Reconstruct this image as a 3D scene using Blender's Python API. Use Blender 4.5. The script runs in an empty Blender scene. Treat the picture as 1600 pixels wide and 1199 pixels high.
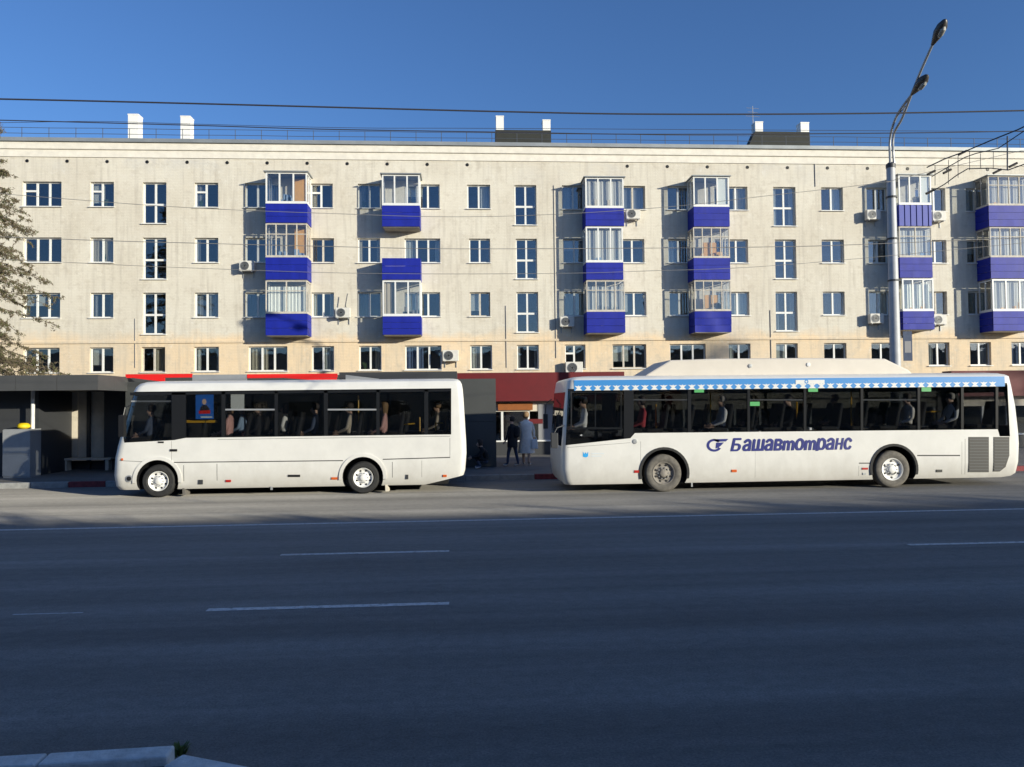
import bpy, bmesh, math, random
from mathutils import Vector, Matrix
import mathutils.noise as mn

# ------------------------------------------------------------------ camera, sky, sun, exposure
scene = bpy.context.scene
COL = scene.collection
YAW, PITCH, ROLL = (math.radians(a) for a in (3.62, 1.506, -0.627))
CAMZ, FPX = 2.2, 1180.0
FWD = Vector((math.sin(YAW) * math.cos(PITCH), math.cos(YAW) * math.cos(PITCH), math.sin(PITCH)))
_rt = Vector((math.cos(YAW), -math.sin(YAW), 0))
_up = _rt.cross(FWD)
RGT = math.cos(ROLL) * _rt + math.sin(ROLL) * _up
UPV = math.cos(ROLL) * _up - math.sin(ROLL) * _rt
cam_d = bpy.data.cameras.new('camera')
cam = bpy.data.objects.new('camera', cam_d)
COL.objects.link(cam)
cam_d.sensor_width = 36.0
cam_d.lens = FPX / 1600.0 * 36.0
cam_d.clip_end = 3000
m = Matrix.Identity(4)
for i in range(3):
    m[i][0], m[i][1], m[i][2] = RGT[i], UPV[i], -FWD[i]
m[2][3] = CAMZ
cam.matrix_world = m
scene.camera = cam

SUN = Vector((1.42, -1.10, 0.355)).normalized()          # towards the sun
SUN_EL = math.asin(SUN.z)
SUN_AZ = math.atan2(SUN.x, SUN.y)                        # clockwise from +Y
world = bpy.data.worlds.new('World')
scene.world = world
world.use_nodes = True
wn = world.node_tree.nodes
bg = wn['Background']
sky = wn.new('ShaderNodeTexSky')
sky.sky_type = 'NISHITA'
sky.sun_disc = False
sky.sun_elevation = SUN_EL
sky.sun_rotation = SUN_AZ
sky.air_density = 1.0
sky.dust_density = 0.6
sky.ozone_density = 5.4
tint = wn.new('ShaderNodeMix'); tint.data_type = 'RGBA'; tint.blend_type = 'MULTIPLY'; tint.inputs[0].default_value = 1.0
tint.inputs[7].default_value = (0.98, 0.925, 1.0, 1)
world.node_tree.links.new(sky.outputs[0], tint.inputs[6]); world.node_tree.links.new(tint.outputs[2], bg.inputs[0])
bg.inputs[1].default_value = 0.143
sl = bpy.data.lights.new('sun', 'SUN')
sl.energy = 5.0
sl.angle = math.radians(0.45)
sl.color = (1.0, 0.94, 0.765)
so = bpy.data.objects.new('sun', sl)
COL.objects.link(so)
so.location = (30, -30, 30)
so.rotation_euler = (-SUN).to_track_quat('-Z', 'Y').to_euler()
vs = scene.view_settings
vs.view_transform = 'Standard'
vs.look = 'None'
vs.exposure = 0.3
vs.gamma = 1.0
vs.use_curve_mapping = False

random.seed(7)
rnd = random.random
def U(a, b): return a + (b - a) * random.random()

def ray(px, py):
    return FWD + RGT * ((px - 800) / FPX) - UPV * ((py - 599.5) / FPX)
def at(px, py, Y):
    d = ray(px, py)
    return Vector((d.x / d.y * Y, Y, CAMZ + d.z / d.y * Y))
def on_ground(px, py, z=0.0):
    d = ray(px, py)
    t = (z - CAMZ) / d.z
    return Vector((d.x * t, d.y * t, z))

# ------------------------------------------------------------------ materials
def lin(r, g, b):
    f = lambda c: (c / 255 / 12.92) if c / 255 <= 0.04045 else ((c / 255 + 0.055) / 1.055) ** 2.4
    return (f(r), f(g), f(b), 1)
def nd(nt, t, **kw):
    n = nt.nodes.new(t)
    for k, v in kw.items():
        setattr(n, k, v)
    return n
M = {}
def mat(name, col, rough=0.6, metal=0.0, noise=0.0, nscale=8.0, bump=0.0, bscale=40.0, stretch=None, spec=0.5, coat=0.0):
    m = bpy.data.materials.new(name)
    m.use_nodes = True
    nt = m.node_tree
    b = nt.nodes['Principled BSDF']
    c = col if len(col) == 4 else (*col, 1)
    b.inputs['Base Color'].default_value = c
    b.inputs['Roughness'].default_value = rough
    b.inputs['Metallic'].default_value = metal
    b.inputs['Specular IOR Level'].default_value = spec
    b.inputs['Coat Weight'].default_value = coat
    if noise or bump:
        tc = nd(nt, 'ShaderNodeTexCoord')
        geo = nd(nt, 'ShaderNodeNewGeometry')
        mp = nd(nt, 'ShaderNodeMapping')
        nt.links.new(geo.outputs['Position'], mp.inputs[0])
        if stretch: mp.inputs['Scale'].default_value = stretch
        if noise:
            n = nd(nt, 'ShaderNodeTexNoise')
            n.inputs['Scale'].default_value = nscale
            n.inputs['Detail'].default_value = 6
            n.inputs['Roughness'].default_value = 0.65
            nt.links.new(mp.outputs[0], n.inputs['Vector'])
            cr = nd(nt, 'ShaderNodeMapRange')
            cr.inputs[1].default_value = 0.3; cr.inputs[2].default_value = 0.7
            cr.inputs[3].default_value = 1 - noise; cr.inputs[4].default_value = 1 + noise
            nt.links.new(n.outputs[0], cr.inputs[0])
            mx = nd(nt, 'ShaderNodeVectorMath', operation='SCALE')
            mx.inputs[0].default_value = c[:3]
            nt.links.new(cr.outputs[0], mx.inputs['Scale'])
            nt.links.new(mx.outputs[0], b.inputs['Base Color'])
        if bump:
            n2 = nd(nt, 'ShaderNodeTexNoise')
            n2.inputs['Scale'].default_value = bscale
            n2.inputs['Detail'].default_value = 4
            nt.links.new(mp.outputs[0], n2.inputs['Vector'])
            bp = nd(nt, 'ShaderNodeBump')
            bp.inputs['Strength'].default_value = bump
            bp.inputs['Distance'].default_value = 0.02
            nt.links.new(n2.outputs[0], bp.inputs['Height'])
            nt.links.new(bp.outputs[0], b.inputs['Normal'])
    M[name] = m
    return m
def glass(name, tint, refl, rough=0.02):
    m = bpy.data.materials.new(name)
    m.use_nodes = True
    nt = m.node_tree
    nt.nodes.remove(nt.nodes['Principled BSDF'])
    out = nt.nodes['Material Output']
    tr = nd(nt, 'ShaderNodeBsdfTransparent'); tr.inputs[0].default_value = (*tint, 1)
    gl = nd(nt, 'ShaderNodeBsdfGlossy'); gl.inputs['Roughness'].default_value = rough
    gl.inputs['Color'].default_value = (0.95, 0.97, 1, 1)
    lw = nd(nt, 'ShaderNodeLayerWeight'); lw.inputs[0].default_value = 0.5     # Schlick, the same from both sides of the pane
    fr = nd(nt, 'ShaderNodeMath', operation='POWER'); fr.inputs[1].default_value = 5.0
    nt.links.new(lw.outputs['Facing'], fr.inputs[0])
    mr = nd(nt, 'ShaderNodeMapRange')
    mr.inputs[1].default_value = 0.0; mr.inputs[2].default_value = 1.0
    mr.inputs[3].default_value = refl; mr.inputs[4].default_value = 1.0
    nt.links.new(fr.outputs[0], mr.inputs[0])
    mx = nd(nt, 'ShaderNodeMixShader')
    nt.links.new(mr.outputs[0], mx.inputs[0])
    nt.links.new(tr.outputs[0], mx.inputs[1]); nt.links.new(gl.outputs[0], mx.inputs[2])
    # slightly wavy panes
    geo = nd(nt, 'ShaderNodeNewGeometry')
    n = nd(nt, 'ShaderNodeTexNoise'); n.inputs['Scale'].default_value = 1.1
    nt.links.new(geo.outputs['Position'], n.inputs['Vector'])
    bp = nd(nt, 'ShaderNodeBump'); bp.inputs['Strength'].default_value = 0.12; bp.inputs['Distance'].default_value = 0.05
    nt.links.new(n.outputs[0], bp.inputs['Height']); nt.links.new(bp.outputs[0], gl.inputs['Normal'])
    nt.links.new(mx.outputs[0], out.inputs[0])
    M[name] = m

mat('white_paint', (0.78, 0.77, 0.73), 0.5, noise=0.05, nscale=6)
mat('frame_white', (0.70, 0.70, 0.68), 0.4, noise=0.04, nscale=9)
mat('frame_old', (0.50, 0.46, 0.40), 0.7, noise=0.2, nscale=9)
mat('bus_white', (0.70, 0.69, 0.655), 0.30, noise=0.05, nscale=2.5, coat=0.15)
mat('bus_dirty', (0.50, 0.47, 0.42), 0.6, noise=0.25, nscale=5)
mat('rubber', (0.022, 0.022, 0.022), 0.8, noise=0.3, nscale=12)
mat('dusty_rubber', (0.13, 0.12, 0.105), 0.9, noise=0.3, nscale=12)
mat('black', (0.012, 0.012, 0.013), 0.45)
mat('black_trim', (0.014, 0.015, 0.017), 0.25)
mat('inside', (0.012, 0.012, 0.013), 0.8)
mat('room', (0.055, 0.05, 0.045), 0.9, noise=0.4, nscale=1.2)
mat('rim_white', (0.75, 0.74, 0.71), 0.5, noise=0.1, nscale=10)
mat('rim_grey', (0.22, 0.20, 0.175), 0.7, noise=0.3, nscale=10)
mat('blue_panel', lin(22, 36, 142), 0.55, noise=0.16, nscale=2.2, stretch=(1.6, 1, 0.5), spec=0.3)
mat('blue_sheet', lin(14, 44, 150), 0.5, noise=0.10, nscale=5)
mat('concrete', (0.36, 0.33, 0.29), 0.9, noise=0.2, nscale=4, bump=0.3)
mat('kerb_stone', (0.30, 0.30, 0.29), 0.9, noise=0.25, nscale=6, bump=0.4)
mat('kerb_pale', (0.58, 0.58, 0.55), 0.9, noise=0.25, nscale=7, bump=0.5)
mat('kerb_red', (0.20, 0.035, 0.04), 0.8, noise=0.3, nscale=8, bump=0.3)
mat('asphalt_walk', (0.16, 0.15, 0.135), 0.9, noise=0.2, nscale=1.2, bump=0.3)
mat('ground_soil', (0.14, 0.13, 0.10), 0.95, noise=0.3, nscale=0.5)
mat('wood', lin(214, 160, 88), 0.6, noise=0.15, nscale=4, stretch=(8, 8, 1))
mat('beige', (0.62, 0.56, 0.46), 0.8, noise=0.12, nscale=3)
mat('grey_panel', (0.052, 0.055, 0.054), 0.55, noise=0.08, nscale=1.5)
mat('grey_canopy', (0.065, 0.066, 0.066), 0.55, noise=0.08, nscale=1.5)
mat('dark_grey', (0.04, 0.042, 0.046), 0.5)
mat('red_sign', lin(222, 32, 28), 0.5, noise=0.05, nscale=3)
mat('maroon', lin(96, 4, 12), 0.6, noise=0.12, nscale=2)
mat('orange_sign', lin(140, 80, 30), 0.6, noise=0.15, nscale=5)
mat('yellow', lin(232, 200, 20), 0.6)
mat('pole_yellow', lin(210, 160, 30), 0.4)
mat('metal_grey', (0.35, 0.36, 0.37), 0.45, metal=0.3, noise=0.08, nscale=3)
mat('roof_metal', (0.27, 0.29, 0.30), 0.5, metal=0.3, noise=0.15, nscale=1.0)
mat('roof_dark', (0.022, 0.024, 0.020), 0.8, noise=0.2, nscale=3)
mat('lamp_dark', (0.05, 0.045, 0.04), 0.4)
mat('lamp_glass', (0.3, 0.3, 0.28), 0.2)
mat('pole_paint', (0.42, 0.43, 0.45), 0.5, noise=0.1, nscale=4)
mat('wire', (0.035, 0.035, 0.045), 0.6)
mat('wire_pale', (0.22, 0.21, 0.20), 0.6)
mat('cornice', (0.70, 0.66, 0.58), 0.8, noise=0.10, nscale=2.5, bump=0.2)
mat('rail_grey', (0.06, 0.07, 0.09), 0.6)
mat('ac_white', (0.62, 0.60, 0.55), 0.6, noise=0.1, nscale=8)
mat('bus_blue', lin(58, 134, 200), 0.4)
mat('logo_blue', lin(38, 46, 120), 0.4)
mat('pale_blue', lin(50, 160, 225), 0.4)
mat('pale_print', (0.62, 0.66, 0.68), 0.5)
mat('exit_green', lin(70, 160, 90), 0.5)
mat('fairing', (0.60, 0.55, 0.48), 0.5, noise=0.05, nscale=2)
mat('tail_orange', lin(200, 90, 30), 0.4)
mat('lamp_red', lin(170, 30, 25), 0.4)
mat('poster_blue', lin(40, 110, 200), 0.5)
mat('poster_face', lin(225, 190, 165), 0.6)
mat('poster_hat', lin(20, 25, 40), 0.6)
mat('paper', (0.75, 0.76, 0.70), 0.7)
mat('curtain_white', (0.55, 0.54, 0.50), 0.9)
mat('curtain_beige', (0.42, 0.36, 0.27), 0.9)
mat('curtain_grey', (0.25, 0.25, 0.26), 0.9)
mat('curtain_blue', (0.10, 0.14, 0.25), 0.9)
mat('bark', (0.12, 0.095, 0.075), 0.9, noise=0.3, nscale=12, bump=0.4)
mat('needle_brown', (0.115, 0.09, 0.055), 0.9, noise=0.4, nscale=2)
mat('needle_green', (0.085, 0.09, 0.035), 0.9, noise=0.4, nscale=2)
mat('leaf', (0.05, 0.085, 0.025), 0.8, noise=0.4, nscale=2)
mat('weed', (0.09, 0.13, 0.03), 0.8, noise=0.3, nscale=30)
mat('brick_far', (0.34, 0.28, 0.22), 0.9, noise=0.1, nscale=2)
mat('skin', (0.50, 0.32, 0.23), 0.6)
mat('hair_dark', (0.03, 0.02, 0.015), 0.7)
mat('hair_fair', (0.22, 0.13, 0.06), 0.7)
mat('hair_grey', (0.30, 0.28, 0.26), 0.7)
for nm, c in dict(cloth_black=(0.012, 0.012, 0.014), cloth_jeans=(0.03, 0.045, 0.09), cloth_grey=(0.80, 0.75, 0.68), cloth_white=(0.80, 0.79, 0.77),
                  cloth_pink=(0.62, 0.34, 0.30), cloth_red=(0.45, 0.05, 0.06), cloth_navy=(0.06, 0.08, 0.13), cloth_beige=(0.50, 0.42, 0.32),
                  cloth_olive=(0.10, 0.10, 0.06), cloth_blue=(0.25, 0.35, 0.5)).items():
    mat(nm, c, 0.9, noise=0.12, nscale=9)
glass('glass_window', (0.82, 0.85, 0.86), 0.13)
glass('glass_balcony', (0.93, 0.94, 0.94), 0.09)
glass('glass_bus', (0.69, 0.70, 0.71), 0.055)
glass('glass_bus_far', (0.22, 0.23, 0.23), 0.04)
glass('glass_clear', (0.85, 0.88, 0.88), 0.06)

def grime(name, z0, z1):
    m = M[name]; nt = m.node_tree; b = nt.nodes['Principled BSDF']; L = nt.links.new
    src = b.inputs['Base Color'].links[0].from_socket
    geo = nd(nt, 'ShaderNodeNewGeometry'); sp = nd(nt, 'ShaderNodeSeparateXYZ'); L(geo.outputs['Position'], sp.inputs[0])
    n = nd(nt, 'ShaderNodeTexNoise'); n.inputs['Scale'].default_value = 2.6; n.inputs['Detail'].default_value = 8; n.inputs['Roughness'].default_value = 0.7
    mp = nd(nt, 'ShaderNodeMapping'); mp.inputs['Scale'].default_value = (1, 1, 0.6); L(geo.outputs['Position'], mp.inputs[0]); L(mp.outputs[0], n.inputs['Vector'])
    ad = nd(nt, 'ShaderNodeMath', operation='MULTIPLY_ADD'); L(n.outputs[0], ad.inputs[0]); ad.inputs[1].default_value = -0.9; L(sp.outputs[2], ad.inputs[2])
    mr = nd(nt, 'ShaderNodeMapRange'); mr.inputs[1].default_value = z0; mr.inputs[2].default_value = z1; mr.inputs[3].default_value = 0.42; mr.inputs[4].default_value = 0.0
    L(ad.outputs[0], mr.inputs[0])
    mx = nd(nt, 'ShaderNodeMix', data_type='RGBA'); L(mr.outputs[0], mx.inputs[0]); L(src, mx.inputs[6]); mx.inputs[7].default_value = (0.33, 0.30, 0.25, 1)
    L(mx.outputs[2], b.inputs['Base Color'])
    # faintly wavy sheet metal
    w_ = nd(nt, 'ShaderNodeTexNoise'); w_.inputs['Scale'].default_value = 1.3; w_.inputs['Detail'].default_value = 1; L(geo.outputs['Position'], w_.inputs['Vector'])
    bp = nd(nt, 'ShaderNodeBump'); bp.inputs['Strength'].default_value = 0.25; bp.inputs['Distance'].default_value = 0.05; L(w_.outputs[0], bp.inputs['Height']); L(bp.outputs[0], b.inputs['Normal'])
grime('bus_white', -0.25, 0.45)

def facade_mat():
    m = bpy.data.materials.new('facade_brick')
    m.use_nodes = True
    nt = m.node_tree; L = nt.links.new
    b = nt.nodes['Principled BSDF']; b.inputs['Roughness'].default_value = 0.85
    geo = nd(nt, 'ShaderNodeNewGeometry')
    sep = nd(nt, 'ShaderNodeSeparateXYZ'); L(geo.outputs['Position'], sep.inputs[0])
    def noise(scale, detail=5, rough=0.6, stretch=None):
        n = nd(nt, 'ShaderNodeTexNoise')
        n.inputs['Scale'].default_value = scale; n.inputs['Detail'].default_value = detail; n.inputs['Roughness'].default_value = rough
        if stretch:
            mp = nd(nt, 'ShaderNodeMapping'); mp.inputs['Scale'].default_value = stretch
            L(geo.outputs['Position'], mp.inputs[0]); L(mp.outputs[0], n.inputs['Vector'])
        else: L(geo.outputs['Position'], n.inputs['Vector'])
        return n.outputs[0]
    def rng(s, a, b_, c, d):
        r = nd(nt, 'ShaderNodeMapRange')
        for i, v in enumerate((a, b_, c, d)): r.inputs[i + 1].default_value = v
        L(s, r.inputs[0]); return r.outputs[0]
    def mix(f, a, c):
        x = nd(nt, 'ShaderNodeMix', data_type='RGBA')
        if isinstance(f, float): x.inputs[0].default_value = f
        else: L(f, x.inputs[0])
        for sl_, v in ((6, a), (7, c)):
            if isinstance(v, tuple): x.inputs[sl_].default_value = v
            else: L(v, x.inputs[sl_])
        return x.outputs[2]
    def mul(a, c):
        x = nd(nt, 'ShaderNodeMath', operation='MULTIPLY'); L(a, x.inputs[0])
        if isinstance(c, float): x.inputs[1].default_value = c
        else: L(c, x.inputs[1])
        return x.outputs[0]
    # lower storey painted peach, upper storeys limewashed
    edge = nd(nt, 'ShaderNodeMath', operation='ADD'); L(sep.outputs[2], edge.inputs[0])
    L(rng(noise(1.3), 0.3, 0.7, -0.25, 0.25), edge.inputs[1])
    low = rng(edge.outputs[0], 5.45, 5.95, 1.0, 0.0)
    base = mix(low, (0.67, 0.63, 0.54, 1), (0.74, 0.585, 0.40, 1))
    base = mix(rng(noise(0.35, 4), 0.40, 0.65, 0.0, 0.65), base, (0.57, 0.52, 0.43, 1))
    base = mix(mul(rng(noise(2.2, 8, 0.75), 0.52, 0.66, 0.0, 1.0), 0.50), base, (0.47, 0.42, 0.34, 1))
    base = mix(mul(rng(noise(3.1, 8, 0.75), 0.58, 0.68, 0.0, 1.0), 0.45), base, (0.79, 0.77, 0.72, 1))
    # vertical rain streaks
    base = mix(mul(rng(noise(1.6, 5, 0.6, (3.0, 1, 0.22)), 0.50, 0.70, 0.0, 1.0), 0.45), base, (0.42, 0.38, 0.32, 1))
    # peeled plaster under the eaves
    top = rng(sep.outputs[2], 13.2, 15.0, 0.0, 1.0)
    pe = mul(mul(rng(noise(0.22, 3), 0.52, 0.60, 0.0, 1.0), top), rng(noise(1.5, 8, 0.75), 0.40, 0.55, 0.0, 1.0))
    base = mix(mul(pe, 0.75), base, (0.55, 0.54, 0.52, 1))
    # brick courses
    bk = nd(nt, 'ShaderNodeTexBrick')
    mp = nd(nt, 'ShaderNodeMapping'); mp.inputs['Rotation'].default_value = (math.radians(90), 0, 0)
    L(geo.outputs['Position'], mp.inputs[0]); L(mp.outputs[0], bk.inputs['Vector'])
    bk.inputs['Scale'].default_value = 1.0
    bk.inputs['Brick Width'].default_value = 0.26; bk.inputs['Row Height'].default_value = 0.077; bk.inputs['Mortar Size'].default_value = 0.008
    bk.inputs['Color1'].default_value = (1, 1, 1, 1); bk.inputs['Color2'].default_value = (0.97, 0.965, 0.96, 1); bk.inputs['Mortar'].default_value = (0.93, 0.92, 0.91, 1)
    mm = nd(nt, 'ShaderNodeMix', data_type='RGBA', blend_type='MULTIPLY'); mm.inputs[0].default_value = 1.0
    L(base, mm.inputs[6]); L(bk.outputs['Color'], mm.inputs[7])
    L(mm.outputs[2], b.inputs['Base Color'])
    bp = nd(nt, 'ShaderNodeBump'); bp.inputs['Strength'].default_value = 0.5; bp.inputs['Distance'].default_value = 0.012
    hs = nd(nt, 'ShaderNodeMath', operation='ADD')
    L(noise(7.0, 8, 0.7), hs.inputs[0]); L(mul(bk.outputs['Fac'], -0.8), hs.inputs[1])
    L(hs.outputs[0], bp.inputs['Height']); L(bp.outputs[0], b.inputs['Normal'])
    M['facade'] = m
facade_mat()

def road_mat():
    m = bpy.data.materials.new('asphalt')
    m.use_nodes = True
    nt = m.node_tree; L = nt.links.new
    b = nt.nodes['Principled BSDF']; b.inputs['Roughness'].default_value = 0.9; b.inputs['Diffuse Roughness'].default_value = 1.0
    geo = nd(nt, 'ShaderNodeNewGeometry')
    def noise(scale, st, detail=5, rough=0.6):
        n = nd(nt, 'ShaderNodeTexNoise'); mp = nd(nt, 'ShaderNodeMapping'); mp.inputs['Scale'].default_value = st
        n.inputs['Scale'].default_value = scale; n.inputs['Detail'].default_value = detail; n.inputs['Roughness'].default_value = rough
        L(geo.outputs['Position'], mp.inputs[0]); L(mp.outputs[0], n.inputs['Vector']); return n.outputs[0]
    def rng(s, a, b_, c, d):
        r = nd(nt, 'ShaderNodeMapRange')
        for i, v in enumerate((a, b_, c, d)): r.inputs[i + 1].default_value = v
        L(s, r.inputs[0]); return r.outputs[0]
    def mul(a, c):
        x = nd(nt, 'ShaderNodeMath', operation='MULTIPLY'); L(a, x.inputs[0]); L(c, x.inputs[1]); return x.outputs[0]
    tracks = rng(noise(1.1, (0.012, 1, 1), 4), 0.3, 0.7, 0.66, 1.34)     # long worn wheel tracks
    patch = rng(noise(0.5, (0.35, 1, 1), 5), 0.3, 0.7, 0.84, 1.16)
    grain = rng(noise(55, (1, 1, 1), 6, 0.8), 0.32, 0.68, 0.58, 1.46)
    grain2 = rng(noise(9, (0.8, 1, 1), 6, 0.75), 0.3, 0.7, 0.82, 1.18)
    f = mul(mul(tracks, patch), mul(grain, grain2))
    vo = nd(nt, 'ShaderNodeTexVoronoi', feature='DISTANCE_TO_EDGE'); vo.inputs['Scale'].default_value = 0.32      # fine cracks
    wp_ = nd(nt, 'ShaderNodeVectorMath', operation='ADD'); nz = nd(nt, 'ShaderNodeTexNoise'); nz.inputs['Scale'].default_value = 1.4; nz.inputs['Detail'].default_value = 6
    L(geo.outputs['Position'], nz.inputs['Vector']); L(geo.outputs['Position'], wp_.inputs[0]); L(nz.outputs['Color'], wp_.inputs[1]); L(wp_.outputs[0], vo.inputs['Vector'])
    f = mul(f, rng(vo.outputs['Distance'], 0.0, 0.006, 0.88, 1.0))
    st_ = rng(noise(1.7, (0.5, 1, 1), 3), 0.66, 0.74, 1.0, 0.82)      # oil stains
    f = mul(f, st_)
    sc = nd(nt, 'ShaderNodeVectorMath', operation='SCALE'); sc.inputs[0].default_value = (0.185, 0.175, 0.158)
    L(f, sc.inputs['Scale']); L(sc.outputs[0], b.inputs['Base Color'])
    bp = nd(nt, 'ShaderNodeBump'); bp.inputs['Strength'].default_value = 0.6; bp.inputs['Distance'].default_value = 0.008
    L(noise(90, (1, 1, 1), 4, 0.7), bp.inputs['Height']); L(bp.outputs[0], b.inputs['Normal'])
    M['asphalt'] = m
    m2 = bpy.data.materials.new('road_paint'); m2.use_nodes = True
    nt2 = m2.node_tree; b2 = nt2.nodes['Principled BSDF']; b2.inputs['Roughness'].default_value = 0.7
    g2 = nd(nt2, 'ShaderNodeNewGeometry'); n2 = nd(nt2, 'ShaderNodeTexNoise'); n2.inputs['Scale'].default_value = 14; n2.inputs['Detail'].default_value = 8; n2.inputs['Roughness'].default_value = 0.8
    nt2.links.new(g2.outputs['Position'], n2.inputs['Vector'])
    cr = nd(nt2, 'ShaderNodeValToRGB'); cr.color_ramp.elements[0].position = 0.36; cr.color_ramp.elements[1].position = 0.52
    cr.color_ramp.elements[0].color = (0.20, 0.20, 0.19, 1); cr.color_ramp.elements[1].color = (0.62, 0.62, 0.60, 1)
    nt2.links.new(n2.outputs[0], cr.inputs[0]); nt2.links.new(cr.outputs[0], b2.inputs['Base Color'])
    M['road_paint'] = m2
road_mat()

# ------------------------------------------------------------------ building blocks
W = {}                                                    # world origin of each object
def tag(o, label=None, cat=None, group=None, kind=None):
    if label: o['label'] = label
    if cat: o['category'] = cat
    if group: o['group'] = group
    if kind: o['kind'] = kind
    return o
def place(o, origin, parent=None):
    origin = Vector(origin)
    W[o.name] = origin
    if parent is not None:
        o.parent = parent
        o.location = origin - W[parent.name]
    else:
        o.location = origin
def empty(name, loc, label=None, cat=None, group=None):
    o = bpy.data.objects.new(name, None)
    COL.objects.link(o)
    o.empty_display_size = 0.3
    place(o, loc)
    return tag(o, label, cat, group)

class MB:
    def __init__(s): s.v = []; s.f = []; s.mi = []; s.cur = 0
    def face(s, idx): s.f.append(tuple(idx)); s.mi.append(s.cur)
    def quad(s, *p):
        n = len(s.v); s.v += [Vector(q) for q in p]; s.face(range(n, n + len(p))); return s
    def box(s, x0, x1, y0, y1, z0, z1):
        n = len(s.v)
        s.v += [Vector(p) for p in ((x0, y0, z0), (x1, y0, z0), (x1, y1, z0), (x0, y1, z0), (x0, y0, z1), (x1, y0, z1), (x1, y1, z1), (x0, y1, z1))]
        for q in ((0, 3, 2, 1), (4, 5, 6, 7), (0, 1, 5, 4), (1, 2, 6, 5), (2, 3, 7, 6), (3, 0, 4, 7)):
            s.face([n + i for i in q])
        return s
    def prism(s, pts, y0, y1):                            # outline in (x, z), seen from -Y
        n = len(s.v); k = len(pts)
        ar = sum(pts[i][0] * pts[(i + 1) % k][1] - pts[(i + 1) % k][0] * pts[i][1] for i in range(k))
        if ar < 0: pts = pts[::-1]
        s.v += [Vector((p[0], y0, p[1])) for p in pts] + [Vector((p[0], y1, p[1])) for p in pts]
        s.face(range(n, n + k)); s.face(range(n + 2 * k - 1, n + k - 1, -1))
        for i in range(k):
            j = (i + 1) % k
            s.face((n + j, n + i, n + k + i, n + k + j))
        return s
    def tube(s, pts, r, seg=6, r1=None, caps=True):
        pts = [Vector(p) for p in pts]; n0 = len(s.v); k = len(pts)
        for i, p in enumerate(pts):
            d = (pts[min(i + 1, k - 1)] - pts[max(i - 1, 0)]).normalized()
            a = d.cross(Vector((0, 0, 1)))
            if a.length < 0.05: a = d.cross(Vector((1, 0, 0)))
            a.normalize(); b = d.cross(a)
            if isinstance(r, (list, tuple)): rr = r[i]
            else: rr = r if r1 is None else r + (r1 - r) * i / max(1, k - 1)
            for j in range(seg):
                t = 2 * math.pi * j / seg
                s.v.append(p + a * (rr * math.cos(t)) + b * (rr * math.sin(t)))
        for i in range(k - 1):
            for j in range(seg):
                j2 = (j + 1) % seg
                s.face((n0 + i * seg + j, n0 + i * seg + j2, n0 + (i + 1) * seg + j2, n0 + (i + 1) * seg + j))
        if caps:
            s.face([n0 + j for j in range(seg)][::-1]); s.face([n0 + (k - 1) * seg + j for j in range(seg)])
        return s
    def lathe_y(s, c, prof, seg=24):                      # profile (radius, y) about the Y axis through c
        n0 = len(s.v); k = len(prof)
        for r, y in prof:
            for j in range(seg):
                t = 2 * math.pi * j / seg
                s.v.append(Vector((c[0] + r * math.cos(t), c[1] + y, c[2] + r * math.sin(t))))
        for i in range(k - 1):
            for j in range(seg):
                j2 = (j + 1) % seg
                s.face((n0 + i * seg + j, n0 + (i + 1) * seg + j, n0 + (i + 1) * seg + j2, n0 + i * seg + j2))
        return s
    def lathe_z(s, c, prof, seg=16, sx=1.0, sy=1.0):
        n0 = len(s.v); k = len(prof)
        for r, z in prof:
            for j in range(seg):
                t = 2 * math.pi * j / seg
                s.v.append(Vector((c[0] + sx * r * math.cos(t), c[1] + sy * r * math.sin(t), c[2] + z)))
        for i in range(k - 1):
            for j in range(seg):
                j2 = (j + 1) % seg
                s.face((n0 + i * seg + j, n0 + i * seg + j2, n0 + (i + 1) * seg + j2, n0 + (i + 1) * seg + j))
        s.face([n0 + j for j in range(seg)][::-1]); s.face([n0 + (k - 1) * seg + j for j in range(seg)])
        return s
    def build(s, name, mats, parent=None, smooth=False, origin=None, bevel=0.0):
        if origin is None:
            xs = [p.x for p in s.v]; ys = [p.y for p in s.v]; zs = [p.z for p in s.v]
            origin = Vector(((min(xs) + max(xs)) / 2, (min(ys) + max(ys)) / 2, min(zs)))
        origin = Vector(origin)
        me = bpy.data.meshes.new(name)
        me.from_pydata([p - origin for p in s.v], [], s.f)
        return finish(name, me, mats, parent, smooth, origin, s.mi, bevel)
def finish(name, me, mats, parent, smooth, origin, mi=None, bevel=0.0):
    if not isinstance(mats, (list, tuple)): mats = [mats]
    for q in mats: me.materials.append(M[q] if isinstance(q, str) else q)
    if mi and len(mats) > 1: me.polygons.foreach_set('material_index', mi)
    if smooth:
        me.polygons.foreach_set('use_smooth', [True] * len(me.polygons))
        me.set_sharp_from_angle(angle=math.radians(38))
    me.update()
    o = bpy.data.objects.new(name, me)
    COL.objects.link(o)
    place(o, origin, parent)
    if bevel:
        bv = o.modifiers.new('bevel', 'BEVEL'); bv.width = bevel; bv.segments = 2; bv.limit_method = 'ANGLE'
    return o
def box(name, mats, parent, x0, x1, y0, y1, z0, z1, bevel=0.0):
    return MB().box(x0, x1, y0, y1, z0, z1).build(name, mats, parent, bevel=bevel)
def copy_thing(src, delta, label, group=None):
    """copy a thing, its parts and sub-parts, shifted by delta"""
    r = src.copy(); COL.objects.link(r)
    r.location = src.location + Vector(delta); W[r.name] = W[src.name] + Vector(delta)
    r['label'] = label
    if group: r['group'] = group
    for ch in src.children:
        c = ch.copy(); COL.objects.link(c); c.parent = r
        for g in ch.children:
            d = g.copy(); COL.objects.link(d); d.parent = c
    return r

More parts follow.
